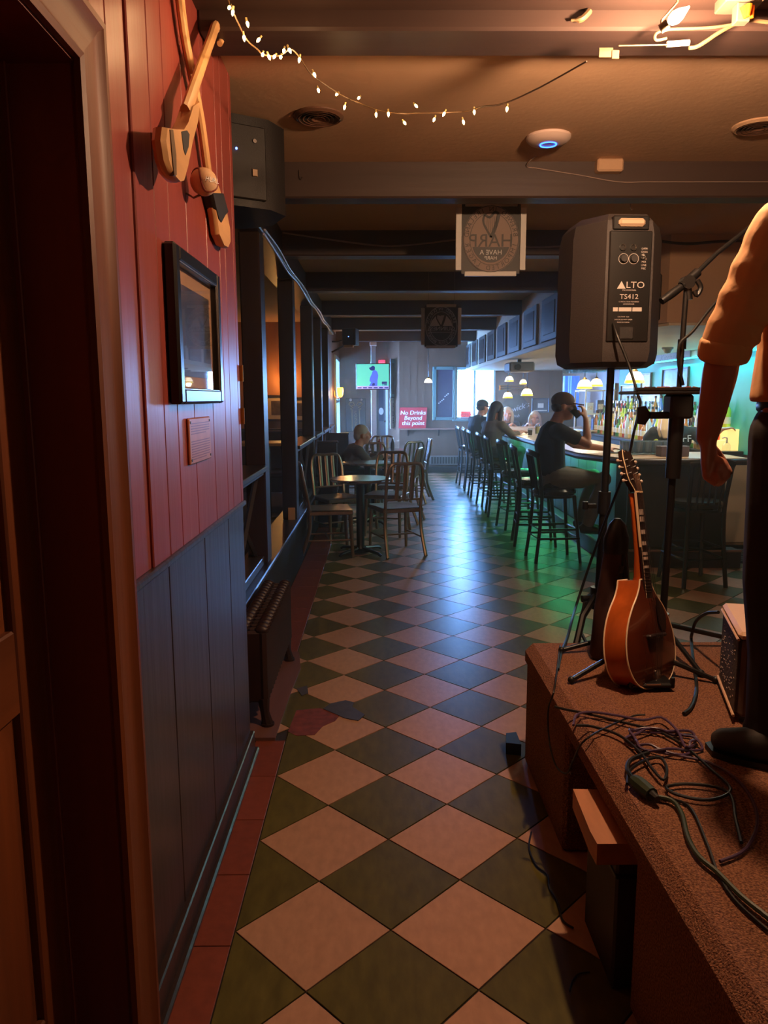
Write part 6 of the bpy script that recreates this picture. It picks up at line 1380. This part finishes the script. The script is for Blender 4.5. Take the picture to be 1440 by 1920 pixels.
for (hx, hy), (tx, ty) in (((1.105, 1.775), (.905, 1.925)), ((1.26, 1.93), (1.20, 2.17))):
    h_, t_ = Vector((hx, hy, SZ)), Vector((tx, ty, SZ)); d = (t_-h_).normalized(); q = lambda f_, z_: h_+d*f_+Vector((0, 0, z_)); L = (t_-h_).length
    sh_ = voxel('shoe', oval_tube(G(), [q(0, .05), q(.03, .055), q(.11, .055), q(L*.7, .045), q(L*.9, .037), q(L-.01, .032)], [(.028, .042), (.036, .050), (.044, .048), (.051, .034), (.044, .026), (.022, .016)], d.cross(Vector((0, 0, 1)))).tube([q(.045, .05), q(.045, .12)], [.05, .05], 12), m_shoe, mus, .006, 2)
    obj('sole', G().prism([(tuple(q(f_, 0)+d.cross(Vector((0, 0, 1)))*w_))[:2] for f_, w_ in ((-.02, -.015), (.02, -.04), (.10, -.042), (L*.7, -.054), (L*.92, -.044), (L+.008, 0), (L*.92, .044), (L*.7, .054), (.10, .042), (.02, .04), (-.02, .015))], SZ+.001, SZ+.018), m_cable, sh_, w=True)
# ---- man in the cap drinking at the bar
m_btee = mat('black_t_shirt', (26, 27, 28), .85); m_shorts = mat('grey_cargo_shorts', (120, 118, 108), .8, var=.1, scale=20); m_capm = mat('brown_ball_cap', (96, 66, 52), .8)
X0 = 1.59
t, M, V_ = person('man in brown cap and black t-shirt drinking on the nearest bar stool', (X0, 6.66, .665), dict(pelvis=(1.575, 6.66, .765), chest=(1.535, 6.67, 1.04), neck=(1.585, 6.67, 1.24), head=(1.655, 6.665, 1.375), face=(.96, -.16, -.06), across=(0, -1, 0),
    shR=(1.575, 6.475, 1.175), elR=(1.82, 6.46, 1.06), wrR=(1.815, 6.53, 1.27), hdR=(-.12, .25, .9), pnR=(-.6, .6, 0), shL=(1.60, 6.855, 1.175), elL=(1.82, 6.90, 1.03), wrL=(2.06, 6.80, 1.0), hdL=(1, -.1, 0), pnL=(0, 0, -1),
    hipR=(1.60, 6.57, .755), knR=(1.99, 6.53, .745), anR=(1.86, 6.53, .33), hipL=(1.60, 6.75, .755), knL=(1.97, 6.78, .745), anL=(1.87, 6.78, .33)), m_btee, m_shorts, m_skinl, .010, .55, None, cap_of(m_capm), curl=(.2, .75))
gl = thing('pint_glass', 'pint glass of dark beer raised to the mouth of the man in the cap', 'glass', (1.775, 6.60, 1.285)); Mg = Matrix.Rotation(R(-40), 4, 'Y')
obj('glass', G().lathe([(.028, 0), (.036, .13), (.034, .13), (.026, .008), (0, .008)], 14, Mg), m_glass, gl); obj('drink', G().lathe([(.025, .009), (.031, .095), (0, .095)], 14, Mg), mat('dark_beer', (70, 40, 24), .1), gl)
def sitter(label, x, y, hx, hy, hz, fx, fy, shirt, trousers, hair=None, cap=None, female=False, sleeve=1.6, seat=.66, arms=None, skin=None, eye=False, lower=.30):
    F = Vector((fx, fy, 0)).normalized(); Rt = F.cross(Vector((0, 0, 1))); B = Vector((x, y, 0)); Hd = Vector((hx, hy, hz))
    pe = B+Vector((0, 0, seat+.10)); ne = Hd-F*.055-Vector((0, 0, .125)); chs = pe.lerp(ne, .60)-F*.03
    P = dict(pelvis=pe, chest=chs, neck=ne, head=Hd, face=F+Vector((0, 0, -.12)), across=Rt)
    sc = pe.lerp(ne, .88)
    for s_, c in (('L', -1), ('R', 1)):
        sh = sc+Rt*c*(.175 if female else .195)-Vector((0, 0, .02)); P['sh'+s_] = sh
        wr_ = B+F*.42+Rt*c*.10+Vector((0, 0, (arms or 1.0))); P['wr'+s_] = wr_; P['el'+s_] = sh.lerp(wr_, .45)+Rt*c*.07-Vector((0, 0, .10)) - F*.02; P['hd'+s_] = F-Rt*c*.3; P['pn'+s_] = (0, 0, -1)
        hp_ = B+Rt*c*.09+Vector((0, 0, seat+.085)); P['hip'+s_] = hp_; P['kn'+s_] = B+F*.40+Rt*c*.11+Vector((0, 0, seat+.075)); P['an'+s_] = B+F*.30+Rt*c*.11+Vector((0, 0, lower+.03))
    return person(label, (x, y, seat), P, shirt, trousers, skin or m_skinl, .011, sleeve, hair, cap, female, eye=eye, curl=(.5, .5))
m_dden = mat('dark_denim', (38, 42, 56), .85)
sitter('person in a brown grey top with long dark hair leaning on the bar', 1.57, 10.15, 1.63, 10.22, 1.285, .85, .5, mat('brown_grey_top', (104, 88, 74), .85), m_dden, long_hair(mat('dark_brown_hair', (44, 34, 32), .6), .20), None, True, 1.5)
sitter('person in dark jacket and dark cap at the window end of the bar', 1.58, 11.9, 1.68, 11.98, 1.30, .85, .5, mat('dark_slate_jacket', (44, 50, 58), .8), m_dden, None, cap_of(mat('slate_cap', (60, 66, 76), .8)))
p = at(951, 776, Y=13.5); sitter('long haired blond woman in dark top facing us across the far end of the bar', p.x, 13.72, p.x, 13.48, p.z, -.1, -1, mat('navy_top', (44, 48, 66), .8), m_dden, long_hair(mat('ash_blond_hair', (196, 176, 150), .5), .26), None, True, 1.4, .60, 1.0, eye=True)
p = at(1003, 784, Y=13.5); sitter('fair haired woman in dark top at the right of the far bar end', p.x, 13.72, p.x, 13.50, p.z, -.15, -1, mat('charcoal_top', (50, 46, 50), .8), m_dden, long_hair(mat('light_blond_hair', (206, 184, 160), .5), .26), None, True, 1.3, .55, 1.0, eye=True)
for k, px in enumerate((946, 1003)):
    p = at(px, 800, Y=13.72); dup(stl, (p.x, 13.75, -.06 if k == 0 else -.11), R(-90), ('black stool under the long haired blond woman behind the far bar end', 'black stool under the fair haired woman behind the far bar end')[k], 'black stools along the bar').location.z = 0
# elderly man at the tables
p = at(680, 816, Y=9.35)
sitter('grey haired man in olive jacket hunched over a table by the divider', -.36, 9.40, p.x, 9.35, p.z, .96, .15, mat('olive_jacket', (92, 82, 66), .85, var=.1, scale=15), m_dden, short_hair(mat('silver_hair', (190, 184, 176), .6)), None, False, 1.8, .42, .745, lower=.06)
put_chair(-.38, 9.40, R(-92), 'metal slat back chair under the grey haired man by the divider')
# bartender
t, M, V_ = person('blond bartender in black printed shirt bending behind the bar', (3.0, 7.62, 0), dict(pelvis=(3.06, 7.86, .80), chest=(3.07, 7.70, 1.02), neck=(3.03, 7.62, 1.16), head=(2.985, 7.62, 1.245), face=(.45, .8, -.3), across=(1, -.15, .0),
    shR=(3.22, 7.62, 1.10), elR=(3.30, 7.50, 1.0), wrR=(3.42, 7.42, 1.14), hdR=(1, -.2, .2), pnR=(0, 0, -1), shL=(2.86, 7.72, 1.10), elL=(2.80, 7.84, .99), wrL=(2.93, 7.98, .96), hdL=(1, .3, 0), pnL=(0, 0, -1),
    hipR=(3.14, 7.86, .80), knR=(3.15, 7.80, .46), anR=(3.15, 7.88, .10), hipL=(2.98, 7.86, .80), knL=(2.97, 7.80, .46), anL=(2.97, 7.88, .10)), m_btee, m_dden, m_skinl, .011, .6, long_hair(mat('pale_blond_hair', (214, 194, 160), .5), .24), None, True)
bk = words(G(), 'STAFF', .10, frame((3.045, 7.555, 1.04), (1, -.05, 0), (0, .25, 1))); obj('lettering', bk, m_sgl, t, w=True, sharp=0)
# ================================================================ haze volume, added to imitate the lens veil around the far window

mh = bpy.data.materials.new('glare_veil_volume'); mh.use_nodes = True; nt = mh.node_tree; nt.nodes.remove(nt.nodes['Principled BSDF'])
vs_ = nt.nodes.new('ShaderNodeVolumeScatter'); vs_.inputs['Density'].default_value = .0135; vs_.inputs['Anisotropy'].default_value = .55; vs_.inputs['Color'].default_value = (1, .86, .62, 1)
nt.links.new(vs_.outputs[0], nt.nodes['Material Output'].inputs['Volume'])
hz = link('glare_veil', G().box(-3.4, 3.58, 2.45, 14.68, .01, 2.61).mesh('glare_veil', mh, 0)); hz['kind'] = 'stuff'; tag(hz, 'thin scatter volume added over the far part of the pub to imitate veiling glare', 'glare_veil'); ROOT['glare_veil'] = Matrix.Identity(4)
